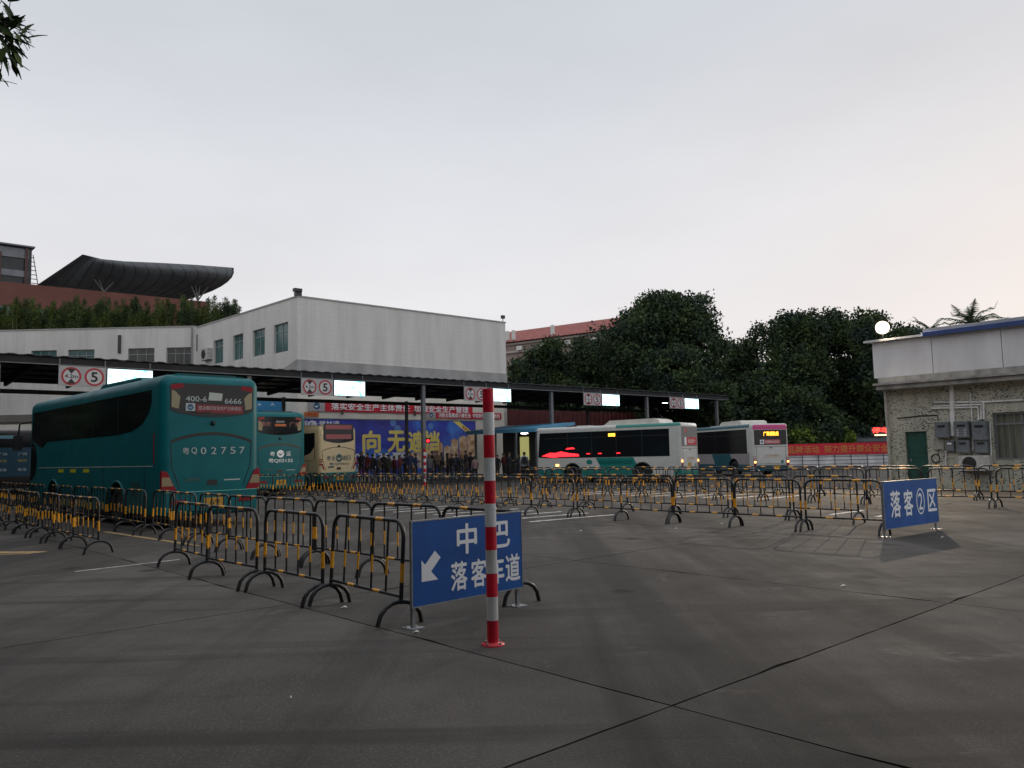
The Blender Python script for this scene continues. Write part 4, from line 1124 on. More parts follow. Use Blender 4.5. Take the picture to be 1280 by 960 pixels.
cream = mat('cream_paint', (0.60, 0.47, 0.27), 0.32, var=0.08, scale=1.5, coat=.2)
buswhite = mat('bus_white_paint', (0.60, 0.60, 0.57), 0.33, var=0.10, scale=2.5, coat=.2)
busteal = mat('bus_teal_paint', (0.012, 0.22, 0.19), 0.33, var=0.12, scale=2.5, coat=.2)
busgrey = mat('bus_grey_paint', (0.34, 0.31, 0.31), 0.35, var=0.1, scale=2)
buspetrol = mat('bus_petrol_paint', (0.02, 0.10, 0.13), 0.35, var=0.1, scale=2)
pink = mat('bus_pink_paint', (0.62, 0.07, 0.24), 0.33)
dull_white = mat('dull_white_print', (0.42, 0.47, 0.46), .5)
plate_y = mat('plate_yellow', (.50, .26, .02), .4, var=.2, scale=20)
refl_y = mat('reflector_yellow', (.55, .52, .02), .4)
led_amber = emis('led_amber', (1.0, .42, .03), 3.0)
red_glow = emis('red_glow', (1.0, .02, .03), 2.2)  # warning lamp lens, and the red reflections painted on the bus windows
brake = emis('tail_glow', (1.0, .06, .03), 1.6)
turn = emis('turn_glow', (1.0, .45, .12), 3.5)
interior = mat('curtain_beige', (.30, .27, .17), .8)

def coach(label, ctr, head, paint, L=12.0, W=2.5, H=3.72, no='粤Q02757', variant=1):
    t = thing('coach', label, 'coach', frame((ctr[0], ctr[1], 0), head), 'coaches waiting at the bays')
    me = rounded_box(L, W, .30, H, .22, .30, (2.9, L - 2.9), .58)
    skirt = mat('teal_bumper', (0.004, 0.10, 0.10), .4)
    paint_body(me, [paint, black_trim, skirt if variant == 3 else paint], [((0, 0, .9), (0, 0, 1)), ((0, 0, .34), (0, 0, 1))],
               lambda x, y, z: 1 if z < .34 or (W / 2 - .02 > abs(y) and .3 < z < 1.12 and any(abs(x - c) < .62 and .02 < x for c in (2.9, L - 2.9))) else (2 if z < .9 else 0))
    obj('body', me, t)
    for x in (2.9, L - 2.9):
        for s in (1, -1): wheel(t, x, s * (W / 2 - .03), .50, s)
    # flank glazing, rising in a curve at the rear
    zt = H - .36; zl = 2.22
    if variant == 3: zl = 1.72
    gz = [(.62, zt), (L - .42, zt - .02), (L - .28, 2.45), (L - 1.5, zl - .08), (L - 2.1, zl + .12), (3.0, zl + .12), (1.9, zl + .18), (1.2, zl + .34), (.80, zl + .58), (.62, zl + .85)]
    if variant == 3: gz = [(.42, zt), (L - .42, zt - .02), (L - .28, 2.2), (L - 1.5, 1.75), (1.3, 1.78), (.8, 1.9), (.42, 2.25)]
    for s in (1, -1):
        g = splate(t, 'side_glazing', gz, W, glass, .008, s)
        for x in (2.9, 4.9, 6.9, 8.9): splate(g, 'glazing_joint', [(x, zl + .15), (x + .03, zl + .15), (x + .03, zt - .02), (x, zt - .02)], W, black_trim, .003, s, .0085)
        # front quarter: low dark panel behind the windscreen
        splate(t, 'front_quarter_glass', [(L - .28, 2.40), (L - .75, 2.25), (L - .95, 1.9), (L - .85, 1.35), (L - .45, 1.1), (L - .22, 1.1)], W, glass, .007, s)
        splate(t, 'trim_line', [(.5, 1.50), (L - 1.2, 1.50), (L - 1.2, 1.52), (.5, 1.52)], W, dull_white if variant == 1 else black_trim, .006, s)
        for x0 in (5.2, 6.4, 7.6): splate(t, 'reflector', [(x0, 1.36), (x0 + .52, 1.36), (x0 + .52, 1.46), (x0, 1.46)], W, refl_y, .006, s)
        splate(t, 'luggage_flap', [(4.0, .62), (8.2, .62), (8.2, 1.28), (4.0, 1.28)], W, paint, .005, s)
        for cx in (2.9, L - 2.9):
            arc = [(cx + .63 * cos(pi * k / 14), s * (W / 2 + .012), .5 + .63 * sin(pi * k / 14)) for k in range(15)]
            strip(t, 'arch_lip', arc, .03, paint)
    splate(t, 'marker_lamp', [(.40, 1.55), (.43, 1.55), (.45, 2.3), (.42, 2.3)], W, red_lens, .014, 1)
    # roof spoiler and roof hatches
    m = MB(); m.box((.35, -.75, H - .02), (.62, .75, H + .06)); m.box((.2, -.9, H - .06), (.34, .9, H + .015)); m.build('roof_spoiler', paint, t)
    m = MB(); m.box((.30, -.70, H + .0151), (.34, .70, H + .045)); m.build('spoiler_slot', black_trim, t)
    for x in (3.5, 7.0):
        m = MB(); m.box((x, -.4, H - .01), (x + .9, .4, H + .08)); m.build('roof_hatch', paint, t)
    m = MB(); m.prism([(2.4, H - .01), (2.7, H + .15), (5.6, H + .17), (6.1, H - .01)], -.8, .8); 
    m.build('air_conditioning_pod', paint, t)
    # rear window
    if variant == 3: zb, zu, hw = 2.42, 3.38, .95
    else: zb, zu, hw = 2.72, 3.50, 1.05
    cur = [(-hw, zu - .06), (-hw + .08, zu), (hw - .08, zu), (hw, zu - .06), (hw, zb + .14)] + [(hw - .14 - (2 * hw - .28) * k / 8, zb + .07 - .10 * sin(pi * k / 8)) for k in range(9)] + [(-hw, zb + .14)]
    rw_ = rplate(t, 'rear_window', cur, glass, .010)
    if variant == 3:
        rplate(rw_, 'curtain', [(-.8, zb + .18), (.8, zb + .18), (.8, zb + .42), (-.8, zb + .42)], mat('pink_curtain', (.35, .10, .10), .6), .002, .0105)
        rplate(rw_, 'curtain', [(-.82, zu - .28), (.82, zu - .28), (.82, zu - .06), (-.82, zu - .06)], MATS['pink_curtain'], .002, .0105)
    else:
        rplate(rw_, 'corner_lamp', [(-hw, zu - .05), (-hw + .28, zu - .0), (-hw + .34, zu - .1), (-hw + .02, zu - .16)], red_lens, .003, .0105)
        rplate(rw_, 'corner_lamp', [(hw, zu - .05), (hw - .28, zu - .0), (hw - .34, zu - .1), (hw - .02, zu - .16)], red_lens, .003, .0105)
        for sg in (1, -1):
            rplate(rw_, 'curtain', [(sg * (hw - .03), zb + .2), (sg * (hw - .20), zb + .16), (sg * (hw - .24), zb + .45), (sg * (hw - .12), zu - .2), (sg * (hw - .03), zu - .17)][::sg], interior, .002, .0105)
    if variant == 1:
        rtext(rw_, '400-6', -.42, 3.13, .13, dull_white, .52, .013); rtext(rw_, '6666', .52, 3.10, .13, dull_white, .44, .013)
        rplate(rw_, 'sticker', [(-.12, 3.10), (.22, 3.10), (.24, 3.28), (-.10, 3.30)], mat('pale_sticker', (.45, .50, .46), .5), .002, .0135)
        p_ = rplate(rw_, 'slogan_strip', [(-.42, 2.80), (.78, 2.78), (.78, 2.98), (-.42, 3.0)], mat('dark_red_strip', (.20, .012, .02), .5), .002, .0135)
        rtext(p_, '坚决落实安全生产主体责任', .18, 2.91, .10, dull_white, 1.1, .0165)
        p_ = rplate(rw_, 'logo_card', [(-.68, 2.83), (-.45, 2.83), (-.45, 3.02), (-.68, 3.02)], dull_white, .002, .0135)
        emblem(p_, -.565, 2.925, .075, MATS['logo_blue'], dull_white, .016)
    if variant == 2:
        rtext(rw_, '肇庆', -.70, 3.18, .20, mat('red_grey_print', (.35, .12, .10), .5), .52, .013); rtext(rw_, '广州', .70, 3.18, .20, MATS['red_grey_print'], .52, .013)
        rplate(rw_, 'route_card', [(-.25, 3.08), (.28, 3.08), (.28, 3.18), (-.25, 3.18)], mat('orange_card', (.50, .12, .02), .5), .002, .0135)
        rtext(rw_, '城际快线', 0, 3.28, .10, dull_white, .4, .013)
    # arched groove over the engine cover
    zg = 2.12 if variant != 3 else 2.0
    gpts = [(-1.02 + 2.04 * k / 14, zg + .20 * sin(pi * k / 14) ** .8) for k in range(15)]
    th = .075 if variant != 3 else .03
    rplate(t, 'engine_cover_groove', gpts + [(u, z - th) for u, z in reversed(gpts)], black_trim, .004)
    for u in (-1.02, 1.02): strip(t, 'cover_seam', [(-.004, -u, zg - .04), (-.004, -u * .97, 1.5), (-.004, -u * .78, .98)], .008, black_trim)
    m = MB(); m.lathe([(.05, 0), (.06, .04), (.03, .07)], 10, 0, Matrix.Translation((-.0, 0, zb - .18)) @ Matrix.Rotation(radians(-90), 4, 'Y')); m.build('camera_knob', black_trim, t)
    if variant == 1:
        for ch, u in zip('粤Q02757', (-.62, -.42, -.19, .07, .32, .56, .80)): rtext(t, ch, u - .04, 1.86, .17, dull_white, .14 if ch != '粤' else .16)
    elif variant == 2:
        rtext(t, '粤', -.36, 1.86, .20, white_print, .22); rtext(t, '运', .40, 1.86, .20, white_print, .22); emblem(t, .02, 1.86, .17, white_print, teal)
        rtext(t, no, .03, 1.56, .20, white_print, 1.15)
    else:
        dk = mat('dark_teal_print', (.02, .09, .10), .5)
        for ch, u in (('粤', -.62), ('运', -.34), ('朗', .36), ('日', .63)): rtext(t, ch, u, 1.62, .24, dk, .23)
        emblem(t, .02, 1.62, .20, dk, cream); rtext(t, no, .02, 1.32, .15, dk, 1.25)
    # tail lamps
    for sg in (1, -1):
        if variant == 3:
            for k in range(2): rplate(t, 'lamp_stripe', [(sg * 1.0, 1.44 + .11 * k), (sg * 1.22, 1.44 + .11 * k), (sg * 1.22, 1.48 + .11 * k), (sg * 1.0, 1.48 + .11 * k)][::sg], red_lens, .012)
            rplate(t, 'tail_lamp', [(sg * 1.22, 1.36), (sg * 1.0, 1.34), (sg * .88, 1.05), (sg * .96, 1.05), (sg * 1.04, 1.27), (sg * 1.22, 1.29)][::sg], red_lens, .012)
        else:
            l = rplate(t, 'tail_lamp', [(sg * 1.235, 1.40), (sg * 1.10, 1.36), (sg * .86, .88), (sg * .98, .86), (sg * 1.235, .92)][::sg], red_lens, .022)
            rplate(l, 'indicator_lens', [(sg * 1.225, 1.24), (sg * 1.045, 1.24), (sg * .955, 1.03), (sg * 1.225, 1.03)][::sg], amber_lens, .004, .0225)
            splate(l, 'lens_side', [(0.02, .92), (.20, 1.02), (.10, 1.38), (0.02, 1.40)], W - .10, red_lens, .02, sg)
    # bumper with chrome edge, lower lamps and number plate
    m = MB(); cv = [(-1.16 + 2.32 * k / 10, -.03 - .06 * sin(pi * k / 10)) for k in range(11)]
    m.prism([(x_, -y_) for y_, x_ in cv] + [(.05, -1.16), (.05, 1.16)], .42, .86, axis='z'); bp2 = m.build('bumper', skirt if variant == 3 else paint, t)
    strip(t, 'bumper_edge', [(x_ - .002, -y_, .875) for y_, x_ in cv], .012, mat('pale_teal_trim', (.10, .42, .38), .25), 6)
    for sg in (1, -1): rplate(bp2, 'fog_lamp', [(sg * .62, .60), (sg * 1.02, .60), (sg * 1.02, .68), (sg * .70, .70)][::sg], red_lens, .01, .082)
    p_ = rplate(bp2, 'number_plate', [(-.24, .50), (.24, .50), (.24, .72), (-.24, .72)], plate_y, .008, .091)
    rtext(p_, '69', 0.03, .61, .13, print_black, .24, .1005)
    rplate(t, 'badge', [(-.70, 1.12), (-.30, 1.14), (-.34, 1.22), (-.64, 1.20)], mat('badge_dark', (.01, .07, .07), .3), .008)
    rplate(t, 'badge', [(.30, 1.12), (.72, 1.12), (.72, 1.15), (.30, 1.15)], dull_white, .004)
    rplate(t, 'latch_recess', [(-.12, 1.02), (.12, 1.02), (.14, 1.10), (.10, 1.15), (-.10, 1.15), (-.14, 1.10)], black_trim, .006)
    q = MB().tube([(-.012, .05, zb + .12), (-.03, .30, zb + .06), (-.02, .62, zb + .10)], .010, 5); q.build('rear_wiper', black_trim, t)
    for k in range(5): rplate(t, 'vent_slat', [(-.34, 1.30 + .035 * k), (.34, 1.30 + .035 * k), (.34, 1.312 + .035 * k), (-.34, 1.312 + .035 * k)], MATS['badge_dark'], .004) if variant == 4 else None
    for s in (1, -1):
        for x in (1.0, 4.0, 8.2): splate(t, 'panel_joint', [(x, .40), (x + .012, .40), (x + .012, 1.46), (x, 1.46)], W, black_trim, .0062, s)
        splate(t, 'fuel_flap', [(1.3, .75), (1.9, .75), (1.9, 1.12), (1.3, 1.12)], W, MATS['badge_dark'], .0045, s)
    # mirrors at the front
    for sg in (1, -1):
        q = MB().tube([(L - .1, sg * (W / 2 - .1), 3.1), (L + .25, sg * (W / 2 + .25), 3.0), (L + .28, sg * (W / 2 + .28), 2.6)], .03, 6); q.box((L + .15, sg * (W / 2 + .18), 2.1), (L + .3, sg * (W / 2 + .42), 2.6)); q.build('mirror', black_trim, t)
    m = MB(); m.prism([(-W / 2 + .12, 1.3), (W / 2 - .12, 1.3), (W / 2 - .12, 3.2), (-W / 2 + .12, 3.2)], L + .001, L + .01, axis='x'); m.build('windscreen', glass, t)
    return t
def bus_at(px, depth, half_w_dir=0):
    p = P(px, 600, depth); return (p.x, p.y)
rl = Vector((-8.33, 18.95, 0)); hd = 134.5
def centre_from_left(rl, hd, W=2.5): return (rl.x + W / 2 * sin(radians(hd)), rl.y - W / 2 * cos(radians(hd)))
coach('big teal coach nearest the camera with plate number 02757 on its tail', centre_from_left(rl, hd), hd, teal, L=11.5)
c2 = P(350, 590, 35.6); coach('second teal coach with number 02132, between the big teal coach and the cream one', (c2.x, c2.y), 132, teal, no='粤Q02132', variant=2)
c3 = P(423.5, 590, 41.5); coach('cream coach with dark writing and teal bumper in front of the billboard', (c3.x, c3.y), 139, cream, W=2.35, H=3.28, no='粤Q09831', variant=3)

def city_bus(label, rear_left, head, L, W, H, variant):
    c = centre_from_left(rear_left, head, W)
    t = thing('city_bus', label, 'bus', frame((c[0], c[1], 0), head), 'white city buses at the right bays')
    wh_ = (2.15, L - 2.3)
    me = rounded_box(L, W, .28, H, .15, .16, wh_, .52)
    main, low_, diag = (buswhite, busteal, busteal) if variant == 1 else (buswhite, buspetrol, buspetrol)
    k = .55
    def fn(x, y, z):
        if z < .32: return 3
        if abs(y) < W / 2 - .02 and x > .05 and any(abs(x - c_) < .56 for c_ in wh_) and z < 1.05 and x < L - .05: return 3
        side = abs(y) > W / 2 - .12
        if variant == 1:
            if z > H - .17 and side and x < L * .42: return 1
            if x < .03 or x > L - .03: return 1 if z < .62 else 0
            if side and z < 1.32 and 2.1 < x - (1.32 - z) * k * 0 - (z - .3) * .55 < 4.3 - 0 * z: return 2
            if z < .70 and not (.4 < x < 2.2 and side): return 1
            return 0
        if x < .03: return 4 if z > H - .62 and z > H - .34 else (1 if z < .66 else 0)
        if z > H - .2 and x > .3: return 1 if side else 0
        if x < .4: return 0
        if side and z < 1.32 and 2.0 < x - (z - .3) * .55 < 4.2: return 2
        if z < .70: return 1
        return 5 if side and z < 1.4 else 0
    s = sqrt(1 / (1 + .55 ** 2))
    lo_, hi_ = (2.1, 4.3) if variant == 1 else (2.0, 4.2)
    cuts = [((0, 0, z), (0, 0, 1)) for z in (.32, .62, .66, .70, 1.05, 1.32, 1.4, H - .34, H - .2, H - .17)] + [((x - .3 * .55, 0, 0), (s, 0, -.55 * s)) for x in (lo_, hi_)] + [((x, 0, 0), (1, 0, 0)) for x in (.3, .4, 2.2, L * .42)]
    paint_body(me, [main, low_, diag, black_trim, pink, busgrey], cuts, fn)
    obj('body', me, t)
    for x in wh_:
        for sd_ in (1, -1): wheel(t, x, sd_ * (W / 2 - .03), .45, sd_)
    zb, zt = 1.34, H - .30
    for sd_ in (1, -1):
        g = splate(t, 'side_glazing', [(.62, zt), (L - .25, zt), (L - .12, zb + .05), (L - .8, zb), (L - 1.0, zb - .0), (.62, zb)], W, glass, .008, sd_)
        nwin = 5
        for q in range(1, nwin):
            x = .62 + (L - 1.2) * q / nwin; splate(g, 'window_pillar', [(x, zb + .02), (x + .05, zb + .02), (x + .05, zt - .02), (x, zt - .02)], W, black_trim, .004, sd_, .0085)
        for q in range(nwin): 
            x = .72 + (L - 1.2) * q / nwin; splate(g, 'sliding_rail', [(x, zt - .32), (x + (L - 1.2) / nwin - .15, zt - .32), (x + (L - 1.2) / nwin - .15, zt - .30), (x, zt - .30)], W, dark_steel, .003, sd_, .0085)
        for cx in wh_:
            arc = [(cx + .55 * cos(pi * q / 14), sd_ * (W / 2 + .006), .5 + .55 * sin(pi * q / 14)) for q in range(15)]
            strip(t, 'arch_lip', arc, .022, black_trim)
    # roof pods
    m = MB(); x0, x1 = (1.2, 4.5) if variant == 1 else (1.6, 4.3)
    m.prism([(x0, H - .02), (x0 + .1, H + .20), (x0 + .35, H + .27), (x1 - .4, H + .25), (x1, H - .02)], -.88, .88)
    m.build('air_conditioning_pod', mat('pod_white', (.66, .64, .58), .45, var=.15, scale=3), t)
    m = MB(); m.box((x1 + 1.2, -.4, H - .01), (x1 + 1.9, .4, H + .07)); m.build('roof_hatch', buswhite, t)
    m = MB(); m.prism([(-W / 2 + .1, 1.1), (W / 2 - .1, 1.1), (W / 2 - .1, H - .2), (-W / 2 + .1, H - .2)], L + .001, L + .01, axis='x'); m.build('windscreen', glass, t)
    # rear
    hw = W / 2 - .12
    rwz0, rwz1 = 1.82, H - (.20 if variant == 1 else .36)
    rw_ = rplate(t, 'rear_window', [(-hw, rwz0), (hw, rwz0), (hw, rwz1), (-hw, rwz1)], glass, .010)
    if variant == 1:
        rplate(rw_, 'slogan_card', [(-.40, rwz0 + .06), (.92, rwz0 + .06), (.92, rwz0 + .46), (-.40, rwz0 + .46)], mat('bright_red_card', (.55, .02, .03), .5), .003, .0105)
        rtext(rw_, '安全第一', .28, rwz0 + .26, .20, white_print, 1.05, .0145)
        rplate(rw_, 'logo_card', [(-.72, rwz0 + .06), (-.45, rwz0 + .06), (-.45, rwz0 + .46), (-.72, rwz0 + .46)], white_print, .003, .0105)
        rplate(rw_, 'red_notice', [(-.66, rwz1 - .32), (-.30, rwz1 - .32), (-.30, rwz1 - .08), (-.66, rwz1 - .08)], mat('dim_red_notice', (.30, .02, .03), .4), .003, .0105)
    else:
        rplate(rw_, 'slogan_card', [(-.40, rwz0 + .05), (.62, rwz0 + .05), (.62, rwz0 + .30), (-.40, rwz0 + .30)], mat('pink_card', (.52, .12, .13), .5), .003, .0105)
        rtext(rw_, '文明驾驶 礼让行人', .11, rwz0 + .175, .12, white_print, .94, .0145)
        c_ = rplate(rw_, 'logo_card', [(-.70, rwz0 + .05), (-.43, rwz0 + .05), (-.43, rwz0 + .30), (-.70, rwz0 + .30)], white_print, .003, .0105)
        emblem(c_, -.565, rwz0 + .175, .08, MATS['logo_blue'], white_print, .0138)
        c_ = rplate(rw_, 'route_display', [(-.52, rwz1 - .40), (.58, rwz1 - .40), (.58, rwz1 - .05), (-.52, rwz1 - .05)], black_trim, .003, .0105)
        rtext(c_, '广珠城轨线', .04, rwz1 - .225, .25, led_amber, 1.0, .0145, .045)
    rplate(t, 'engine_cover_seam', [(-hw, 1.70), (hw, 1.70), (hw, 1.72), (-hw, 1.72)], black_trim, .004)
    rplate(t, 'engine_cover_seam', [(-hw + .1, .72), (hw - .1, .72), (hw - .1, .74), (-hw + .1, .74)], black_trim, .004)
    for u in (-hw + .1, hw - .1): rplate(t, 'cover_edge', [(u, .74), (u + .015, .74), (u + .015, 1.70), (u, 1.70)], black_trim, .004)
    rplate(t, 'handle', [(-.10, 1.62), (.10, 1.62), (.08, 1.67), (-.08, 1.67)], black_trim, .012)
    rtext(t, '公交新能源', .05, 1.22, .09, mat('gold_script', (.55, .30, .12), .5), .9)
    rplate(t, 'script_line', [(-.55, 1.08), (.6, 1.14), (.62, 1.16), (-.5, 1.11)], MATS['gold_script'], .003)
    for sg in (1, -1):
        if variant == 1:
            rplate(t, 'indicator_lamp', [(sg * 1.02, 1.02), (sg * 1.14, 1.02), (sg * 1.14, 1.14), (sg * 1.02, 1.14)][::sg], turn if True else amber_lens, .02)
            rplate(t, 'tail_lamp', [(sg * 1.02, .74), (sg * 1.14, .74), (sg * 1.14, .98), (sg * 1.02, .98)][::sg], red_lens, .02)
        else:
            l = rplate(t, 'tail_lamp', [(sg * 1.0, .62), (sg * 1.15, .62), (sg * 1.15, 1.16), (sg * 1.0, 1.16)][::sg], red_lens, .02)
            rplate(l, 'indicator_lens', [(sg * 1.01, .78), (sg * 1.14, .78), (sg * 1.14, .90), (sg * 1.01, .90)][::sg], turn, .004, .0205)
            for q in (1.0, 1.09): rplate(l, 'reverse_lens', [(sg * 1.01, q), (sg * 1.14, q), (sg * 1.14, q + .04), (sg * 1.01, q + .04)][::sg], white_print, .004, .0205)
    px_ = -.12 if variant == 1 else .35
    p_ = rplate(t, 'number_plate', [(px_ - .22, .40 if variant == 2 else .80), (px_ + .22, .40 if variant == 2 else .80), (px_ + .22, .62 if variant == 2 else 1.0), (px_ - .22, .62 if variant == 2 else 1.0)], plate_y, .01)
    rplate(t, 'green_badge', [(.62, .72), (.80, .72), (.80, .92), (.62, .92)], busteal, .006)
    if variant == 1:
        splate(t, 'side_route_display', [(L - 4.95, zt - .30), (L - 4.55, zt - .30), (L - 4.55, zt - .14), (L - 4.95, zt - .14)], W, led_amber, .004, 1, .0125)
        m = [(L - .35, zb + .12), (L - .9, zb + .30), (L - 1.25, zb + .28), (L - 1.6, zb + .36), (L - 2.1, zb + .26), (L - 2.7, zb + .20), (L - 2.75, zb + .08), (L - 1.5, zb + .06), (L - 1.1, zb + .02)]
        splate(t, 'red_reflection', m, W, red_glow, .003, 1, .0125)  # glowing plate on the glass, a painted red reflection
        splate(t, 'red_reflection', [(L - 1.9, zb + .46), (L - 2.5, zb + .48), (L - 2.4, zb + .56), (L - 2.0, zb + .54)], W, red_glow, .003, 1, .0125)
        for x in (L - 3.2, L - 3.9, L - 5.0): splate(t, 'small_red_reflection', [(x, zb + .18), (x - .22, zb + .18), (x - .22, zb + .23), (x, zb + .23)], W, red_glow, .003, 1, .0125)  # smaller flecks of the same reflection, painted as glowing plates
        splate(t, 'side_indicator', [(L - 1.45, .88), (L - 1.25, .88), (L - 1.25, 1.0), (L - 1.45, 1.0)], W, turn, .02, 1)
        me_ = text_mesh('粤运朗日城乡公交', .22, .02)
        for v in me_.vertices: v.co = Vector((L - 4.9 - v.co.x * 1.05, W / 2 + .009, 1.08 + v.co.z))
        me_.materials.clear(); me_.materials.append(busteal); obj('lettering', me_, t)
        splate(t, 'emblem', [(L - 3.35 + .18 * cos(2 * pi * q / 16), 1.10 + .13 * sin(2 * pi * q / 16)) for q in range(16)], W, busteal, .008, 1)
    return t
def rl_at(px, depth): p = P(px, 600, depth); return Vector((p.x, p.y, 0))
city_bus('white and teal city bus with painted red reflections glowing on its front side windows', rl_at(853, 40.3), 146, 8.6, 2.35, 3.03, 1)
city_bus('white city bus with pink rear roof edge and amber route display', rl_at(943, 46.2), 105, 10.2, 2.35, 3.05, 2)
# dark parked coach far left under the canopy, seen from behind
def far_coach():
    c = P(14, 600, 45.0)
    t = thing('coach', 'dark blue coach standing in the gloom at the far left edge', 'coach', frame((c.x, c.y, 0), 122), 'coaches waiting at the bays')
    navy = mat('dark_blue_paint', (.008, .05, .085), .4)
    me = rounded_box(10, 2.5, .35, 3.6, .18, .2, (2.6, 7.4), .55)
    paint_body(me, [navy, black_trim], [((0, 0, 1.0), (0, 0, 1)), ((0, 0, 2.75), (0, 0, 1))], lambda x, y, z: 1 if z < 1.0 or z > 2.75 else 0)
    obj('body', me, t)
    for x in (2.6, 7.4):
        for s in (1, -1): wheel(t, x, s * 1.22, .48, s)
    rplate(t, 'rear_window', [(-1.05, 2.62), (1.05, 2.62), (1.05, 3.42), (-1.05, 3.42)], glass, .01)
    rplate(t, 'route_card', [(-.6, 3.12), (.1, 3.12), (.1, 3.30), (-.6, 3.30)], mat('pale_blue_card', (.12, .26, .32), .5), .003, .0105)
    for z, mm_, a in ((2.25, dull_white, '广州'), (1.88, mat('dim_yellow', (.35, .30, .06), .5), '快线'), (1.38, dull_white, '珠海')):
        for u in (-.45, .5): rtext(t, a, u, z, .16, mm_, .42)
    for sg in (1, -1): rplate(t, 'tail_lamp', [(sg * 1.0, .6), (sg * 1.2, .6), (sg * 1.2, .95), (sg * 1.0, .95)][::sg], red_lens, .02)
far_coach()

# red warning lamp on the canopy pillar by the small striped post
wl_ = thing('warning_lamp', 'small lit red lamp on the canopy pillar above the striped post', 'lamp', Matrix.Translation(P(535, 551, 44.9)))
m = MB(); m.box((-.12, 0, -.14), (.12, .10, .16)); m.build('housing', black_trim, wl_)
m = MB(); m.lathe([(.09, 0), (.09, .03), (.04, .05)], 12, 0, Matrix.Rotation(radians(90), 4, 'X')); m.build('lens', red_glow, wl_)

# ------------------------------------------------------------------ blue roofed shelter between the hall and the white bus
sh0 = P(594, 600, 53.0); sh1 = P(672, 600, 49.5)
dv = sh1 - sh0; an = degrees(atan2(dv.y, dv.x)); SL = hypot(dv.x, dv.y)
sh = thing('blue_shelter', 'small ticket shelter with light blue roof between the tall pole and the white bus', 'shelter', frame((sh0.x, sh0.y, 0), an))
bl = mat('light_blue_roof', (.10, .32, .50), .5, var=.15, scale=2)
m = MB(); m.prism([(-.5, 2.95), (-.5, 3.18), (3.6, 3.6), (3.6, 3.4)], -.3, SL + .3, axis='x'); m.build('roof', bl, sh)
for x in (0, SL * .33, SL * .66, SL - .12):
    m = MB(); m.box((x, 0, 0), (x + .12, .12, 2.97)); m.build('post', grey_steel, sh)
m = MB(); m.box((0, 2.8, 0), (SL, 3.0, 3.3)); m.build('back_wall', mat('shelter_wall', (.07, .07, .065), .7), sh)
for x, c_ in ((SL * .30, (.62, .60, .22)), (SL * .62, (.60, .52, .30))):
    m = MB(); m.box((x, 2.74, 1.2), (x + .75, 2.79, 2.75)); m.build('lit_panel', emis('lit_panel_%d' % int(c_[2] * 100), c_, .45), sh)
m = MB(); m.box((SL * .55, .9, 0), (SL * .95, 1.5, 1.05)); m.build('counter', dark_steel, sh)
m = MB(); m.lathe([(.22, 0), (.26, -.05), (.05, -.10)], 14, 0, Matrix.Translation((SL * .72, .6, 2.95))); m.build('ceiling_lamp', emis('warm_white_lamp', (1, .92, .85), 4), sh)

# ------------------------------------------------------------------ boundary wall with red banner
bw = thing('boundary_wall', 'low white boundary wall with dark railing behind the buses', 'wall', frame((10.5, 66.6, 0), -1.2))
BWL = 24
m = MB(); m.box((0, 0, 0), (BWL, .25, 1.05)); m.build('wall', mat('white_boundary', (.86, .86, .88), .8, var=.25, scale=1.2), bw)
m = MB(); m.box((-.1, -.05, 1.052), (BWL, .30, 1.9)); m.build('upper_wall', mat('dim_wall', (.22, .21, .2), .8), bw)
for z in (.20, .52, .80): m = MB(); m.box((0, -.32, z), (BWL, -.28, z + .045)); m.build('rail', dark_steel, bw)
for k in range(19): m = MB(); m.box((k * 1.32, -.28, 0), (k * 1.32 + .05, -.22, 1.02)); m.build('rail_post', dark_steel, bw)
banner('banner', 'long red banner with orange characters on the boundary wall left of the green door', 9.0, 21.4, .98, 1.92, '打造德圣品牌活动  努力提升群众安全感', mat('orange_characters', (.60, .20, .05), .5), F=frame((10.5, 66.6, 0), -1.2), y=-.10, logo=False)
# low grey shed roof behind the wall and a red lit sign
shd = thing('grey_shed', 'low shed with grey ribbed roof behind the boundary wall', 'shed', frame((26.5, 70, 0), 0))
m = MB(); m.box((0, 0, 0), (9, 5, 2.0)); m.build('wall', mat('shed_wall', (.12, .12, .13), .8), shd)
m = MB(); m.prism([(-.3, 2.0), (2.5, 2.75), (5.3, 2.0)], -.3, 9.3, axis='x'); m.build('roof', mat('shed_roof', (.13, .14, .16), .6, var=.3, scale=2), shd)
ls = thing('red_led_sign', 'red glowing sign at the left edge of the mosaic wall', 'sign', frame(P(1088, 560, 63.5) * 1.0, 0)); ls.location.z = 0
m = MB(); m.box((1.6, .1, 0), (1.75, .25, 2.45)); m.box((.15, 0, 2.45), (2.4, .2, 3.12)); m.build('case', dark_steel, ls)
put_text('停车场', ls, 1.25, -.004, 2.86, .42, emis('strong_red', (1.0, .03, .02), 4), 2.1, .05)
m = MB(); m.box((.4, -.03, 2.42), (2.6, -.003, 2.52)); m.build('lit_strip', emis('warm_strip', (1, .6, .3), 3), ls)

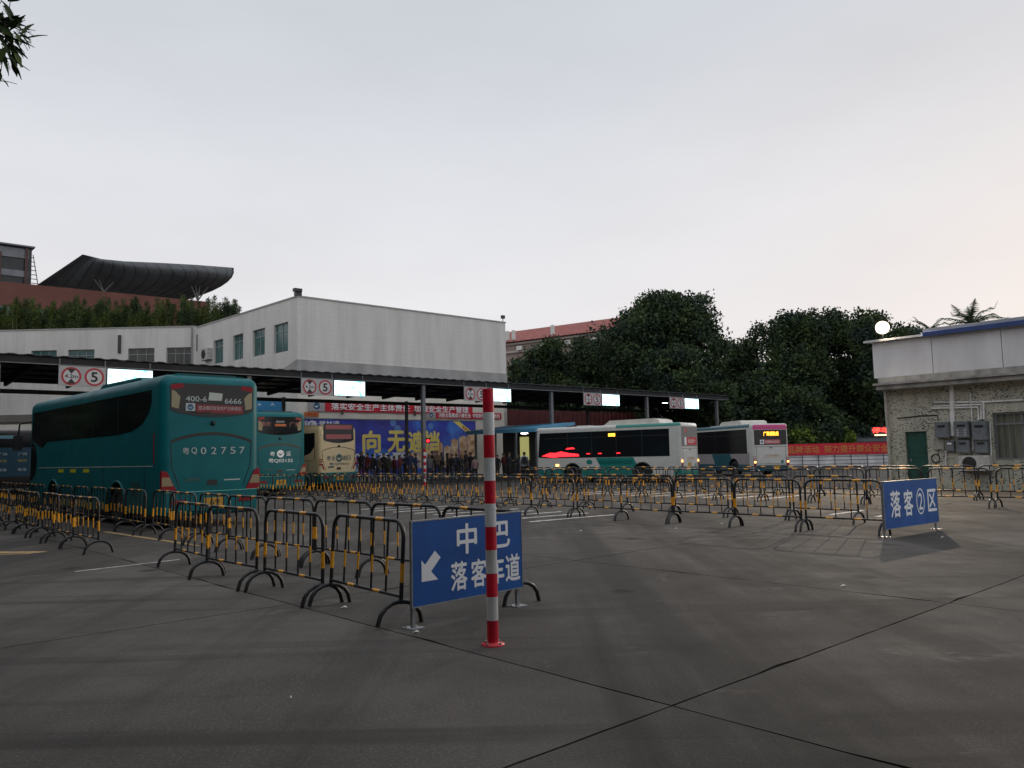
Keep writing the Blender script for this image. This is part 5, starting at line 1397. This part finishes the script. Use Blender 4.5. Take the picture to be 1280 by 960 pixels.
# ------------------------------------------------------------------ vegetation
def leaf_mat(name, c, tr=.12):
    m = bpy.data.materials.new(name); m.use_nodes = True
    t = m.node_tree; b = t.nodes['Principled BSDF']; L = t.links.new
    b.inputs['Roughness'].default_value = .8; b.inputs['Specular IOR Level'].default_value = .15
    g = t.nodes.new('ShaderNodeNewGeometry'); r = t.nodes.new('ShaderNodeMapRange'); r.inputs[3].default_value = .88; r.inputs[4].default_value = 1.12
    L(g.outputs['Random Per Island'], r.inputs[0])
    n = t.nodes.new('ShaderNodeTexNoise'); n.inputs['Scale'].default_value = .55; n.inputs['Detail'].default_value = 3
    L(g.outputs['Position'], n.inputs['Vector'])
    mx_ = t.nodes.new('ShaderNodeMixRGB'); mx_.inputs[1].default_value = (c[0] * .7, c[1] * .72, c[2] * .95, 1); mx_.inputs[2].default_value = (c[0] * 1.7, c[1] * 1.5, c[2] * .95, 1)
    r2_ = t.nodes.new('ShaderNodeMapRange'); r2_.inputs[1].default_value = .38; r2_.inputs[2].default_value = .62
    L(n.outputs[0], r2_.inputs[0]); L(r2_.outputs[0], mx_.inputs[0])
    v = t.nodes.new('ShaderNodeVectorMath'); v.operation = 'SCALE'; L(mx_.outputs[0], v.inputs[0]); L(r.outputs[0], v.inputs['Scale'])
    L(v.outputs[0], b.inputs['Base Color'])
    return m
leafA = leaf_mat('broad_leaf', (.038, .064, .038)); leafB = leaf_mat('bright_leaf', (.085, .135, .035)); leafC = leaf_mat('bamboo_leaf', (.058, .088, .036)); leafD = leaf_mat('palm_leaf', (.05, .085, .045))
leafN = leaf_mat('near_leaf', (.035, .06, .022))
bark = mat('bark', (.10, .08, .06), .9, var=.5, scale=6, bump=.5)
rng = np.random.default_rng(11)
def leaf_cloud(pts, size, mt, nm, parent, up=.35, ratio=.55):
    n = len(pts)
    d = rng.normal(size=(n, 3)); d[:, 2] += up; d /= np.linalg.norm(d, axis=1)[:, None]
    a = rng.normal(size=(n, 3)); u = np.cross(d, a); u /= np.linalg.norm(u, axis=1)[:, None]; v = np.cross(d, u)
    s = size * rng.uniform(.6, 1.35, n)[:, None]
    q = np.stack([pts - u * s, pts - v * s * ratio, pts + u * s, pts + v * s * ratio], 1).reshape(-1, 3)
    me = bpy.data.meshes.new(nm); me.vertices.add(4 * n); me.vertices.foreach_set('co', q.astype(np.float32).ravel())
    me.loops.add(4 * n); me.loops.foreach_set('vertex_index', np.arange(4 * n, dtype=np.int32))
    me.polygons.add(n); me.polygons.foreach_set('loop_start', np.arange(0, 4 * n, 4, dtype=np.int32)); me.polygons.foreach_set('loop_total', np.full(n, 4, np.int32))
    me.materials.append(mt); me.update(calc_edges=True)
    return obj(nm, me, parent)
def crown_points(lobes, n, clump=.55):
    """clumps scattered over the shells of lobes, leaves scattered in each clump."""
    out = []
    w_ = np.array([l[1][0] * l[1][2] for l in lobes]); w_ = w_ / w_.sum()
    for (c, r), wk in zip(lobes, w_):
        nk = int(n * wk); nc = max(6, nk // 42)
        dr = rng.normal(size=(nc, 3)); dr /= np.linalg.norm(dr, axis=1)[:, None]
        rad = rng.uniform(.5, 1.0, nc) ** .7
        cc = np.array(c) + dr * np.array(r) * rad[:, None]
        idx = rng.integers(0, nc, nk)
        out.append(cc[idx] + np.clip(rng.normal(size=(nk, 3)), -1.7, 1.7) * clump * np.array([1, 1, .7]))
    return np.concatenate(out)
def tree(label, base, H, wd, n, lf=.175, mt=None, trunk_h=.30, group='trees behind the bus bays', seed=0, squash=1.0):
    R = random.Random(seed)
    t = thing('broadleaf_tree', label, 'tree', Matrix.Translation((base.x, base.y, 0)), group)
    rw_ = wd / 2; lobes = []
    nl = 15
    for k in range(nl):
        a = R.uniform(0, 2 * pi); q = R.uniform(.1, .72); z = H * R.uniform(trunk_h + .12, .86)
        prof = 1.0 - .35 * max(0, (z / H - .55) / .45)
        lobes.append(((cos(a) * rw_ * q * prof, sin(a) * rw_ * q * prof, z), (rw_ * R.uniform(.26, .46), rw_ * R.uniform(.26, .46), H * R.uniform(.09, .16))))
    for k in range(9):
        a = R.uniform(0, 2 * pi); q = R.uniform(.0, .62)
        hh = H * R.uniform(.04, .09); lobes.append(((cos(a) * rw_ * q, sin(a) * rw_ * q, H * (1 - .22 * q * q) - hh * R.uniform(1.0, 2.6)), (rw_ * R.uniform(.16, .3), rw_ * R.uniform(.16, .3), hh)))
    lobes.append(((0, 0, H * .55), (rw_ * .6, rw_ * .6, H * .30)))
    m = MB(); tb = [(0, 0, -.1), (.1, .05, H * .15), (-.1, .1, H * .32), (.05, 0, H * .55), (0, 0, H * .8)]
    m.tube(tb, [H * .028, H * .022, H * .018, H * .011, H * .004], 9)
    for k in range(9):
        c, r_ = lobes[k]; z0_ = H * (.2 + .035 * k); m.tube([(0, 0, z0_), (c[0] * .5, c[1] * .5, (z0_ + c[2]) * .5 + .3), (c[0], c[1], c[2])], [H * .012, H * .008, H * .003], 6)
    m.build('trunk', bark, t)
    pts = crown_points(lobes, int(n * 1.9), clump=.36 + wd * .010)
    leaf_cloud(pts, lf, mt or leafA, 'crown', t)
    return t
def tree_px(label, px, top, depth, wpx, n, **kw):
    p = P(px, top, depth); return tree(label, p, p.z, wpx * depth / FPX, n, **kw)
tree_px('tallest broad dark tree with a rounded crown behind the canopy', 840, 361, 77, 232, 38000, seed=3, trunk_h=.1)
tree_px('dark tree partly hiding the pink apartment block, right of it', 735, 418, 84, 105, 12000, seed=5, trunk_h=.05)
tree_px('smaller dark tree right in front of the pink apartment block', 690, 424, 78, 95, 12000, seed=8, trunk_h=.05)
tree_px('low dark tree just right of the white hall corner', 650, 446, 88, 66, 7000, seed=9, trunk_h=.05)
tree_px('dark tree filling the dip between the two tall tree masses', 922, 418, 82, 120, 13000, seed=10, trunk_h=.05)
tree_px('tall dark tree left in the right hand tree mass', 985, 384, 73, 130, 20000, seed=14, trunk_h=.05)
tree_px('tall dark tree in the middle of the right hand tree mass', 1045, 384, 77, 125, 16000, seed=17, trunk_h=.05)
tree_px('tall dark tree beside the roof floodlight', 1092, 380, 72, 100, 14000, seed=19, trunk_h=.05)
tree_px('small distant tree just right of the roof floodlight', 1133, 402, 88, 55, 3000, seed=22, lf=.2)
tree_px('low dark tree behind the second white bus', 885, 470, 70, 120, 9000, seed=25, trunk_h=.02)
tree_px('low dark tree behind the clipped bushes', 960, 465, 71, 120, 9000, seed=26, trunk_h=.02)
tree_px('low dark tree behind the grey shed', 1070, 462, 76, 120, 9000, seed=27, trunk_h=.02)
tree_px('low dark tree behind the dark red wall', 790, 472, 76, 130, 9000, seed=28, trunk_h=.02)
tree_px('low dark tree seen through the middle of the canopy', 700, 480, 74, 130, 9000, seed=29, trunk_h=.02)
# distant hedge line closing the view under the canopy
m = MB()
def bush(label, px, top, depth, wpx, mt, n, seed, grp='clipped bushes above the red banner'):
    p = P(px, top, depth); t = thing('bush', label, 'bush', Matrix.Translation((p.x, p.y, 0)), grp)
    wd = wpx * depth / FPX; R = random.Random(seed); H = p.z
    lobes = [((R.uniform(-.3, .3) * wd, R.uniform(-.2, .2) * wd, H * R.uniform(.45, .72)), (wd * .3, wd * .3, H * .24)) for _ in range(7)] + [((0, 0, H * .5), (wd * .45, wd * .4, H * .47))]
    q = MB().tube([(0, 0, 0), (0, 0, H * .7)], [.09, .04], 7); q.build('stem', bark, t)
    leaf_cloud(crown_points(lobes, n, .22), .15, mt, 'foliage', t)
for k, (px, tp, wp, mt_, lab) in enumerate([(1000, 532, 34, leafB, 'rounded bush just right of the pink topped bus'), (1022, 530, 30, leafA, 'dark middle bush above the red banner, third from the right'), (1036, 526, 28, leafA, 'dark tall bush left of the bright green one'), (1054, 526, 34, leafB, 'bright green bush above the red banner, beside the dark gap'), (978, 527, 34, leafA, 'dark bush partly hidden by the pink topped bus')]):
    bush(lab, px, tp, 68.5, wp, mt_, 3500, 40 + k)
# bamboo on the roof garden
cane = mat('bamboo_cane', (.16, .17, .07), .6)
def bamboo_mesh(R, H=3.0):
    m = MB(); tips = []
    for k in range(12):
        x, y = R.uniform(-.9, .9), R.uniform(-.7, .7); h = H * R.uniform(.6, 1.2); lx, ly = R.uniform(-.35, .35), R.uniform(-.3, .3)
        pth = [(x, y, 0), (x + lx * .3, y + ly * .3, h * .5), (x + lx * 1.2, y + ly, h)]
        m.tube(pth, [.03, .022, .008], 5); tips.append((x, y, lx, ly, h))
    return m.mesh('canes', cane), tips
bam = []
for s_ in range(4):
    R = random.Random(60 + s_); cm, tips = bamboo_mesh(R)
    pts = []
    for x, y, lx, ly, h in tips:
        f = rng.uniform(.12, 1.04, 330) ** .8; pts.append(np.stack([x + lx * f * 1.2 + rng.normal(size=330) * (.30 - .2 * f), y + ly * f + rng.normal(size=330) * (.30 - .2 * f), h * f + rng.normal(size=330) * .06], 1))
    o = leaf_cloud(np.concatenate(pts), .15, leafC, 'foliage', None, up=-.3, ratio=.17)
    lm = o.data; bpy.data.objects.remove(o); bam.append((cm, lm))
kb = 0
gar = thing('roof_planter', 'long planter of the roof garden behind the hall parapet', 'planter', frame((-66, 63.0, 11.36), 0))
m = MB(); m.box((0, 0, 0), (45, 2.6, .5)); m.build('trough', grey_band, gar)
for k in range(31):
    x = -65 + k * 1.42
    for rr in range(2):
        sc_ = random.uniform(.72, .94)
        if x > -25.5: sc_ *= .9
        t = thing('bamboo_clump', 'feathery bamboo clump, %s from the right in the %s row of the roof hedge' % (ORD[(30 - k) % 30] if k else 'last', 'rear' if rr else 'front'), 'bamboo', Matrix.Translation((x + random.uniform(-.4, .4), 63.6 + rr * 1.2, 11.86)) @ Matrix.Rotation(random.uniform(0, 6), 4, 'Z') @ Matrix.Scale(sc_, 4), 'bamboo of the roof garden')
        cm, lm = random.choice(bam); obj('canes', cm, t); obj('foliage', lm, t)
# palms behind the service building
def palm(label, px, hub_y, depth, span, seed, nf=13):
    R = random.Random(seed); p = P(px, hub_y, depth)
    t = thing('palm_tree', label, 'palm', Matrix.Translation((p.x, p.y, 0)), 'palms behind the service building')
    H = p.z; m = MB().tube([(0, 0, 0), (.1, 0, H * .5), (0, 0, H)], [.26, .2, .17], 9); m.build('trunk', bark, t)
    for k in range(nf):
        a = 2 * pi * k / nf + R.uniform(-.2, .2); el = R.uniform(.35, 1.25); L_ = span * R.uniform(.85, 1.1)
        q = MB(); spine = []
        for j in range(9):
            f = j / 8; rr = L_ * f * cos(el * (1 - .3 * f)); zz = L_ * (f * sin(el) - f * f * (.22 + .25 * R.random()) * (1.0))
            spine.append(Vector((cos(a) * rr, sin(a) * rr, H + zz)))
        q.tube(spine, [.04 - .004 * j for j in range(9)], 4)
        for j in range(1, 40):
            f = j / 40; i = min(int(f * 8), 7); s_ = spine[i].lerp(spine[i + 1], f * 8 - i)
            dr = (spine[i + 1] - spine[i]).normalized(); sd_ = dr.cross(Vector((0, 0, 1))).normalized()
            ll = span * .19 * sin(pi * min(1, f * .9 + .12)) + .05
            for sg in (1, -1):
                tip = s_ + sd_ * sg * ll * .85 + dr * ll * .5 - Vector((0, 0, ll * R.uniform(.15, .5)))
                q.add([s_ + dr * .04, s_ - dr * .04, tip], [(0, 1, 2)])
        q.build('frond', leafD, t)
palm('palm with raised feathery fronds behind the blue trimmed roof', 1214, 405, 62, 2.9, 5, 10)
palm('fainter palm tip just above the white roof edge', 1163, 413, 80, 2.4, 6, 8)

# near tree at the left whose branch hangs into the top left corner
nt_ = thing('near_tree', 'overhanging tree whose long pointed leaves hang into the top left corner', 'tree', Matrix.Translation((-7.6, 5.0, 0)))
m = MB(); m.tube([(0, 0, 0), (.1, 0, 2), (0, .1, 4.2), (.3, 0, 6.2), (.2, .2, 8)], [.26, .22, .19, .12, .05], 10)
for a, z0_, l_, zz in ((0.1, 3.8, 2.9, 6.4), (-.9, 4.2, 4.0, 6.9), (-1.7, 4.4, 4.2, 7.1), (2.2, 4.2, 3.2, 6.8), (1.2, 4.8, 2.0, 7.4), (-2.6, 4.0, 3.5, 6.6)):
    m.tube([(0, 0, z0_), (cos(a) * l_ * .5, sin(a) * l_ * .5, (z0_ + zz) * .5 + .3), (cos(a) * l_, sin(a) * l_, zz)], [.10, .06, .02], 7)
tipw = P(8, 44, 5.6) - Vector((-7.6, 5.0, 0))
root_w = Vector((2.0, .2, 5.35))
tw_pts = [root_w, root_w.lerp(tipw, .4) + Vector((0, 0, .2)), root_w.lerp(tipw, .75) + Vector((0, 0, .1)), tipw]
m.tube(tw_pts, [.035, .022, .012, .005], 6)
m.tube([(0, 0, 4.3), (1.0, .1, 5.1), root_w], [.08, .055, .035], 7)
m.build('trunk', bark, nt_)
DROOP = .22
def long_leaf(mb, p, d, L_, wd, R):
    d = d.normalized(); sd_ = d.cross(Vector((R.uniform(-.4, .4), R.uniform(-.4, .4), 1))).normalized(); nn = sd_.cross(d)
    pts = []
    prof = (0.08, .75, 1.0, .8, .42, .06)
    for k, w__ in enumerate(prof):
        f = k / 5; c = p + d * L_ * f - nn * L_ * .12 * f * f - Vector((0, 0, L_ * DROOP * f * f))
        pts += [c - sd_ * wd * w__ * .5 + nn * .004, c, c + sd_ * wd * w__ * .5 + nn * .004]
    mb.add(pts, [(3 * k, 3 * k + 1, 3 * k + 4, 3 * k + 3) for k in range(5)] + [(3 * k + 1, 3 * k + 2, 3 * k + 5, 3 * k + 4) for k in range(5)], 0, True)
R = random.Random(5)
cr_ = MB(); cnt = 0
base_t = Vector((-7.6, 5.0, 0))
while cnt < 6500:
    a = R.uniform(0, 2 * pi); q = sqrt(R.random()) * 4.6; z = 6.9 + R.gauss(0, .85) - q * .12
    p = Vector((cos(a) * q * 1.0 + .2, sin(a) * q - 1.2, z)); wp = base_t + p
    pr = project(*wp)
    cnt += 1
    if -60 < pr[0] < 1400 and pr[1] > -60 and wp.y > 0: continue
    d = Vector((R.gauss(0, 1), R.gauss(0, 1), R.gauss(-.5, .6)))
    long_leaf(cr_, p, d, R.uniform(.12, .20), .042, R)
cr_.build('crown', leafN, nt_)
DROOP = .06
spray = [(2, 2, 60, 60), (6, 10, 40, 50), (3, 14, -20, 20), (0, 26, 70, 10), (8, 30, 10, 25), (4, 40, 30, 12), (14, 34, 18, -16), (22, 36, 8, 16), (18, 42, 12, 10), (24, 40, 14, 10), (10, 50, 12, 14), (20, 48, 10, 16), (4, 56, 16, 10), (12, 60, 12, 8),
         (8, 66, 14, 12), (2, 68, 8, 14), (14, 72, 8, 16), (0, 44, 10, 8), (16, 56, 2, 14), (28, 44, 14, 4), (6, 26, 12, -4), (26, 38, 10, -4), (0, 96, 10, 8), (0, 84, -4, 10), (12, 24, 14, 8), (0, 34, 10, 2), (18, 28, 12, 8), (9, 38, 8, 12), (1, 50, 10, 14), (16, 64, 6, 16), (13, 0, 16, -4), (0, 20, 4, 14), (3, 60, -4, 16)]
cr_ = MB()
for (px, py, dx, dy) in spray:
    for rep in range(3):
        dpt = 5.6 + R.uniform(-.25, .25); p = P(px + R.uniform(-6, 3), py + R.uniform(-4, 6), dpt)
        q = P(px + dx + R.uniform(-4, 4), py + dy + R.uniform(-5, 5), dpt + R.uniform(-.06, .06)); d = (q - p)
        long_leaf(cr_, p - base_t, d, R.uniform(.10, .17), .046, R)
cr_.build('hanging_spray', leafN, nt_)
m = MB()
for (px, py, dx, dy) in spray[::2]:
    p = P(px, py, 5.6) - base_t; q = min((root_w.lerp(tipw, f) for f in (.6, .75, .9, 1.0)), key=lambda c: (c - p).length)
    m.tube([q, p], [.005, .003], 4)
o = m.build('twigs', bark, nt_); o['kind'] = 'stuff'

# ------------------------------------------------------------------ people waiting under the canopy
skin = mat('skin', (.30, .18, .12), .6); hair = mat('black_hair', (.012, .010, .009), .5); shoe = mat('dark_shoe', (.02, .02, .02), .6)
JK = {'black': (.014, .014, .016), 'dark red': (.13, .018, .022), 'navy blue': (.018, .028, .075), 'grey': (.10, .10, .105), 'brown': (.11, .075, .05), 'olive': (.055, .06, .035), 'pinkish': (.24, .15, .15), 'white': (.42, .42, .42), 'blue': (.03, .07, .15), 'charcoal': (.03, .03, .034)}
TR = [mat('trousers_black', (.015, .015, .017), .85), mat('trousers_denim', (.028, .038, .062), .85), mat('trousers_brown', (.05, .042, .034), .85)]
jm = {k: mat('jacket_' + k.replace(' ', '_'), v, .8, var=.2, scale=8) for k, v in JK.items()}
def body_mesh(pose, k):
    V = []; E = []; Rr = []
    def v(x, y, z, r, par=None, ry=None):
        V.append((x, y, z)); Rr.append((r, ry if ry else r))
        if par is not None: E.append((par, len(V) - 1))
        return len(V) - 1
    R = random.Random(k)
    pel = v(0, 0, .96, .155, None, .115); sp = v(0, .01, 1.16, .145, pel, .11); ch = v(0, .0, 1.34, .185, sp, .125); nk = v(0, .01, 1.50, .062, ch); 
    hd0 = v(0, -.005, 1.56, .062, nk); hd = v(0, -.01, 1.635, .082, hd0, .098); v(0, -.005, 1.705, .066, hd, .078); v(0, -.10, 1.62, .018, hd)
    for sg in (1, -1):
        st_ = pose['stride'] * sg
        hp = v(sg * .09, 0, .90, .105, pel); kn = v(sg * .105, -st_ * .6, .50, .068, hp); an_ = v(sg * .11, -st_ * .3 + .02, .09, .042, kn); v(sg * .115, -st_ * .3 - .13, .045, .036, an_)
        s_ = v(sg * .185, .01, 1.42, .062, ch); 
        if pose['arm'] == 'down': el = v(sg * .235, .03, 1.15, .047, s_); wr = v(sg * .235, -.05, .92, .032, el); hnd = v(sg * .23, -.07, .84, .030, wr)
        elif pose['arm'] == 'phone': el = v(sg * .22, -.02, 1.16, .047, s_); wr = v(sg * .12, -.24, 1.22, .032, el); hnd = v(sg * .07, -.30, 1.26, .030, wr)
        else: el = v(sg * .24, .05, 1.16, .047, s_); wr = v(sg * (.22 if sg > 0 else .12), -.10 if sg > 0 else -.22, .98 if sg > 0 else 1.12, .032, el); hnd = v(sg * (.22 if sg > 0 else .06), -.15 if sg > 0 else -.26, .93 if sg > 0 else 1.15, .030, wr)
        hp_ = Vector(V[hnd])
        for q in range(4): v(hp_.x + (q - 1.5) * .016, hp_.y - .03, hp_.z - (.055 if pose['arm'] == 'down' else .01) - .004 * (q % 2), .009, hnd)
        v(hp_.x - sg * .03, hp_.y - .02, hp_.z + .0, .010, hnd)
    me = bpy.data.meshes.new('body'); me.from_pydata(V, E, []); ob = bpy.data.objects.new('tmp', me); COL.objects.link(ob)
    md = ob.modifiers.new('s', 'SKIN'); sk = me.skin_vertices[0].data
    for i, (a, b) in enumerate(Rr): sk[i].radius = (a, b)
    sk[0].use_root = True
    sb_ = ob.modifiers.new('u', 'SUBSURF'); sb_.levels = 1; sb_.render_levels = 1
    bpy.context.view_layer.update()
    res = bpy.data.meshes.new_from_object(ob.evaluated_get(bpy.context.evaluated_depsgraph_get()))
    bpy.data.objects.remove(ob)
    res.materials.clear()
    for m_ in (skin, jm['black'], TR[0], shoe): res.materials.append(m_)
    for p in res.polygons:
        c = p.center; p.use_smooth = True
        arm = abs(c.x) > .19 and c.z > .8
        hand = (pose['arm'] == 'down' and c.z < .90 and abs(c.x) > .19) or (pose['arm'] != 'down' and c.y < -.235 and c.z > .9) or (pose['arm'] == 'bag' and c.x > .18 and c.z < .95 and c.y < -.10)
        p.material_index = 0 if c.z > 1.505 or hand else (3 if c.z < .10 else (2 if c.z < .93 and not arm and abs(c.x) < .21 else 1))
    return res
poses = [dict(stride=.0, arm='down'), dict(stride=.12, arm='bag'), dict(stride=.03, arm='phone'), dict(stride=.05, arm='down')]
bodies = [body_mesh(p, i) for i, p in enumerate(poses)]
def hair_mesh(long_):
    m = MB(); prof = [(.0001, 1.745), (.05, 1.738), (.082, 1.71), (.097, 1.665), (.10, 1.63), (.094, 1.60)] + ([(.10, 1.54), (.095, 1.45), (.07, 1.40)] if long_ else [])
    n = 14; vs = []; fs = []
    for r, z in prof:
        for k in range(n):
            a = 2 * pi * k / n; y = sin(a) * r * 1.08 + .012; x = cos(a) * r * .93
            if y < -.03 and z < 1.69: y = -.03 + (y + .03) * .15 - (.0 if z > 1.6 else 0)
            vs.append((x, y, z))
    for i in range(len(prof) - 1):
        for k in range(n): fs.append((i * n + k, (i + 1) * n + k, (i + 1) * n + (k + 1) % n, i * n + (k + 1) % n))
    m.add(vs, fs, 0, True); return m.mesh('hair', hair)
hairs = [hair_mesh(False), hair_mesh(True)]
m = MB(); m.prism([(-.14, 1.05), (.14, 1.05), (.15, 1.38), (.10, 1.45), (-.10, 1.45), (-.15, 1.38)], .12, .26); pack = m.mesh('backpack', mat('backpack_dark', (.02, .022, .03), .8))
m = MB(); m.box((.20, -.16, .48), (.28, .16, .76)); m.tube([(.24, -.10, .76), (.24, -.06, .86), (.24, .04, .86), (.24, .08, .76)], .008, 5); hbag = m.mesh('hand_bag', mat('bag_cloth', (.16, .10, .08), .8, var=.3))
cols = ['black', 'dark red', 'navy blue', 'grey', 'brown', 'olive', 'charcoal', 'blue', 'pinkish', 'white']
seen = {}
ppl = []
R = random.Random(21)
crowd = [(452, 47, 'black'), (459, 46.2, 'dark red'), (466, 48, 'charcoal'), (473, 46.5, 'brown'), (480, 48.5, 'black'), (486, 46.8, 'olive'), (493, 48, 'dark red'), (500, 46.5, 'dark red'), (507, 49, 'charcoal'), (513, 47, 'navy blue'),
         (520, 48.4, 'blue'), (541, 49.5, 'black'), (547, 47.5, 'brown'), (553, 49, 'black'), (560, 50, 'charcoal'), (565, 48, 'black'), (571, 50, 'navy blue'), (577, 48.5, 'black'), (583, 50.5, 'charcoal'), (589, 49, 'black'), (594, 48, 'pinkish'), (537, 47, 'grey'),
         (622, 50, 'black'), (630, 51, 'dark red'), (637, 49, 'charcoal'), (648, 47.5, 'black'), (656, 47, 'white')]
gw = thing
def zof(p):
    l = CF.inverted() @ Vector((p.x, p.y, 0))
    return .14 if (-14.5 < l.x < 8.5 and 1.1 < l.y < 5.4) else 0.0
for k, (px, dp_, c) in enumerate(crowd):
    p = P(px, 600, dp_); rg = (c, px < 530, px < 600); seen[rg] = seen.get(rg, 0) + 1
    pk = R.random() < .35
    where = 'left of the striped post' if px < 530 else ('right of the striped post' if px < 600 else 'beside the blue shelter')
    lab = 'person in %s jacket%s %s, %s from left' % (c, ' with backpack' if pk else '', where, ORD[seen[rg] - 1])
    t = thing('person', lab, 'person', Matrix.Translation((p.x, p.y, zof(p))) @ Matrix.Rotation(R.choice([R.uniform(-.8, .8), R.uniform(2.2, 4.0), R.uniform(1, 2.2)]), 4, 'Z') @ Matrix.Scale(R.uniform(.88, 1.04), 4), 'people waiting under the canopy')
    b = obj('body', bodies[R.randrange(4)], t)
    b.material_slots[1].link = 'OBJECT'; b.material_slots[1].material = jm[c]
    b.material_slots[2].link = 'OBJECT'; b.material_slots[2].material = TR[R.randrange(3)]
    obj('hair', hairs[1 if R.random() < .35 else 0], t)
    if pk: obj('backpack', pack, t)
    if R.random() < .3: obj('hand_bag', hbag, t)

# ------------------------------------------------------------------ unseen roof added behind the camera to shade the foreground
back = thing('added_shade_roof', 'added unseen dark roof behind the camera, shading the foreground', 'canopy', frame((0, -6.5, 0), 0))
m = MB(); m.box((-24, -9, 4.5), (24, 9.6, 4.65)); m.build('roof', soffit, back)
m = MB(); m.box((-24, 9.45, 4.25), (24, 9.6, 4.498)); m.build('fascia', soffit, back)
for x in (-13, -5, 4, 12):
    for y in (-7.5, 2.0):
        m = MB(); m.box((x - .1, y - .1, 0), (x + .1, y + .1, 4.5)); m.build('pillar', grey_steel, back)
m = MB(); m.box((-24, -9.3, 0), (24, -9.003, 4.5)); m.build('rear_wall', mat('rear_wall', (.10, .10, .10), .8), back)

# ------------------------------------------------------------------ unseen hall and trees added at left, darkening coach reflections and ground
dh = thing('added_dark_hall', 'added unseen grey hall at left, darkening coach windows and ground', 'building', frame(ab(-14, -19.5), 132))
brk = mat('added_hall_wall', (.16, .15, .145), .8, var=.3, scale=.5)
hs = [(2 + 4.2 * k, 4.6 + 4.2 * k, z, z + 1.8) for k in range(14) for z in (1.2, 5.0, 8.8)]
m = MB(); holes_wall(m, 0, 62, 0, 13, hs, y0=-.0, depth=.25); m.box((0, .3, 12.6), (62, 14, 13)); m.box((61.7, .01, 0), (62, 14, 12.6)); m.box((0, .01, 0), (.3, 14, 12.6)); m.build('wall', brk, dh)
dh.matrix_basis = frame(ab(48, -19.5), -48)
for h in hs: q = MB(); q.box((h[0], .2, h[2]), (h[1], .24, h[3])); q.build('pane', glass_dark, dh)
for k in range(5):
    p = ab(2 + 8.5 * k, -15.0); 
    if project(p.x, p.y, 4)[0] > -420: continue
    tree('unseen tree added before the dark hall for coach reflections, %s from the camera' % ORD[k], p, 9 + (k % 2), 6.5, 3500, lf=.3, group='trees added outside the frame at left', seed=80 + k)  # unseen trees added to give the coach glass dark foliage to mirror

wg = thing('added_dark_wing', 'added dark brick wing beyond the frame for the coach windows to reflect', 'building', frame((-44, 24, 0), 90))  # unseen wing added so the coach flank mirrors something dark
hs = [(1.5 + 3.6 * k, 3.6 + 3.6 * k, z, z + 1.7) for k in range(9) for z in (1.2, 5.0, 8.6)]
m = MB(); holes_wall(m, 0, 36, 0, 12.4, hs, depth=.25); m.box((0, .3, 12.0), (36, 12, 12.4)); m.box((0, .01, 0), (.3, 12, 12.0)); m.build('wall', mat('dark_brick', (.085, .075, .07), .85, var=.3, scale=.6), wg)
for h in hs: q = MB(); q.box((h[0], .2, h[2]), (h[1], .24, h[3])); q.build('pane', glass_dark, wg)
for k in range(4): tree('unseen tree added before the dark wing for coach reflections, %s from the camera' % ORD[k], Vector((-41.0, 30 + 7.5 * k, 0)), 6.5 + k % 2, 6.5, 3500, lf=.3, trunk_h=.05, group='trees added outside the frame at left', seed=120 + k)  # more unseen trees, added for the dark lower part of the reflection

# ------------------------------------------------------------------ scraps of paper on the concrete
scrap = mat('paper_scrap', (.60, .60, .58), .8)
for k, (px, py, lab) in enumerate([(845, 661, 'white paper scrap on the concrete below the middle barrier row'), (505, 640, None), (726, 664, 'tiny pale scrap on the open concrete left of centre'), (1178, 672, 'bright paper scrap by the foot of the far blue sign'), (520, 791, 'crumpled white paper at the post of the near blue sign'), (430, 760, 'pale scrap on the ground left of the near blue sign'),
                                     (1054, 733, 'small pale scrap on the open concrete at right'), (363, 874, 'small pale scrap on the dark foreground concrete'), (902, 655, 'pale flattened scrap under the middle barriers')]):
    if not lab: continue
    p = G(px, py); m = MB(); s_ = .035 if py < 800 else .012
    if 'crumpled' in lab: s_ = .03
    m.add([(-s_, -s_ * .6, .004), (s_ * .2, -s_ * .7, .016), (s_, -s_ * .2, .006), (s_ * .5, s_ * .6, .02), (-s_ * .6, s_ * .7, .004), (0, 0, .024)], [(0, 1, 5), (1, 2, 5), (2, 3, 5), (3, 4, 5), (4, 0, 5)])
    o = m.build('paper_scrap', scrap, loc=(p.x, p.y, 0)); tag(o, lab, 'litter')
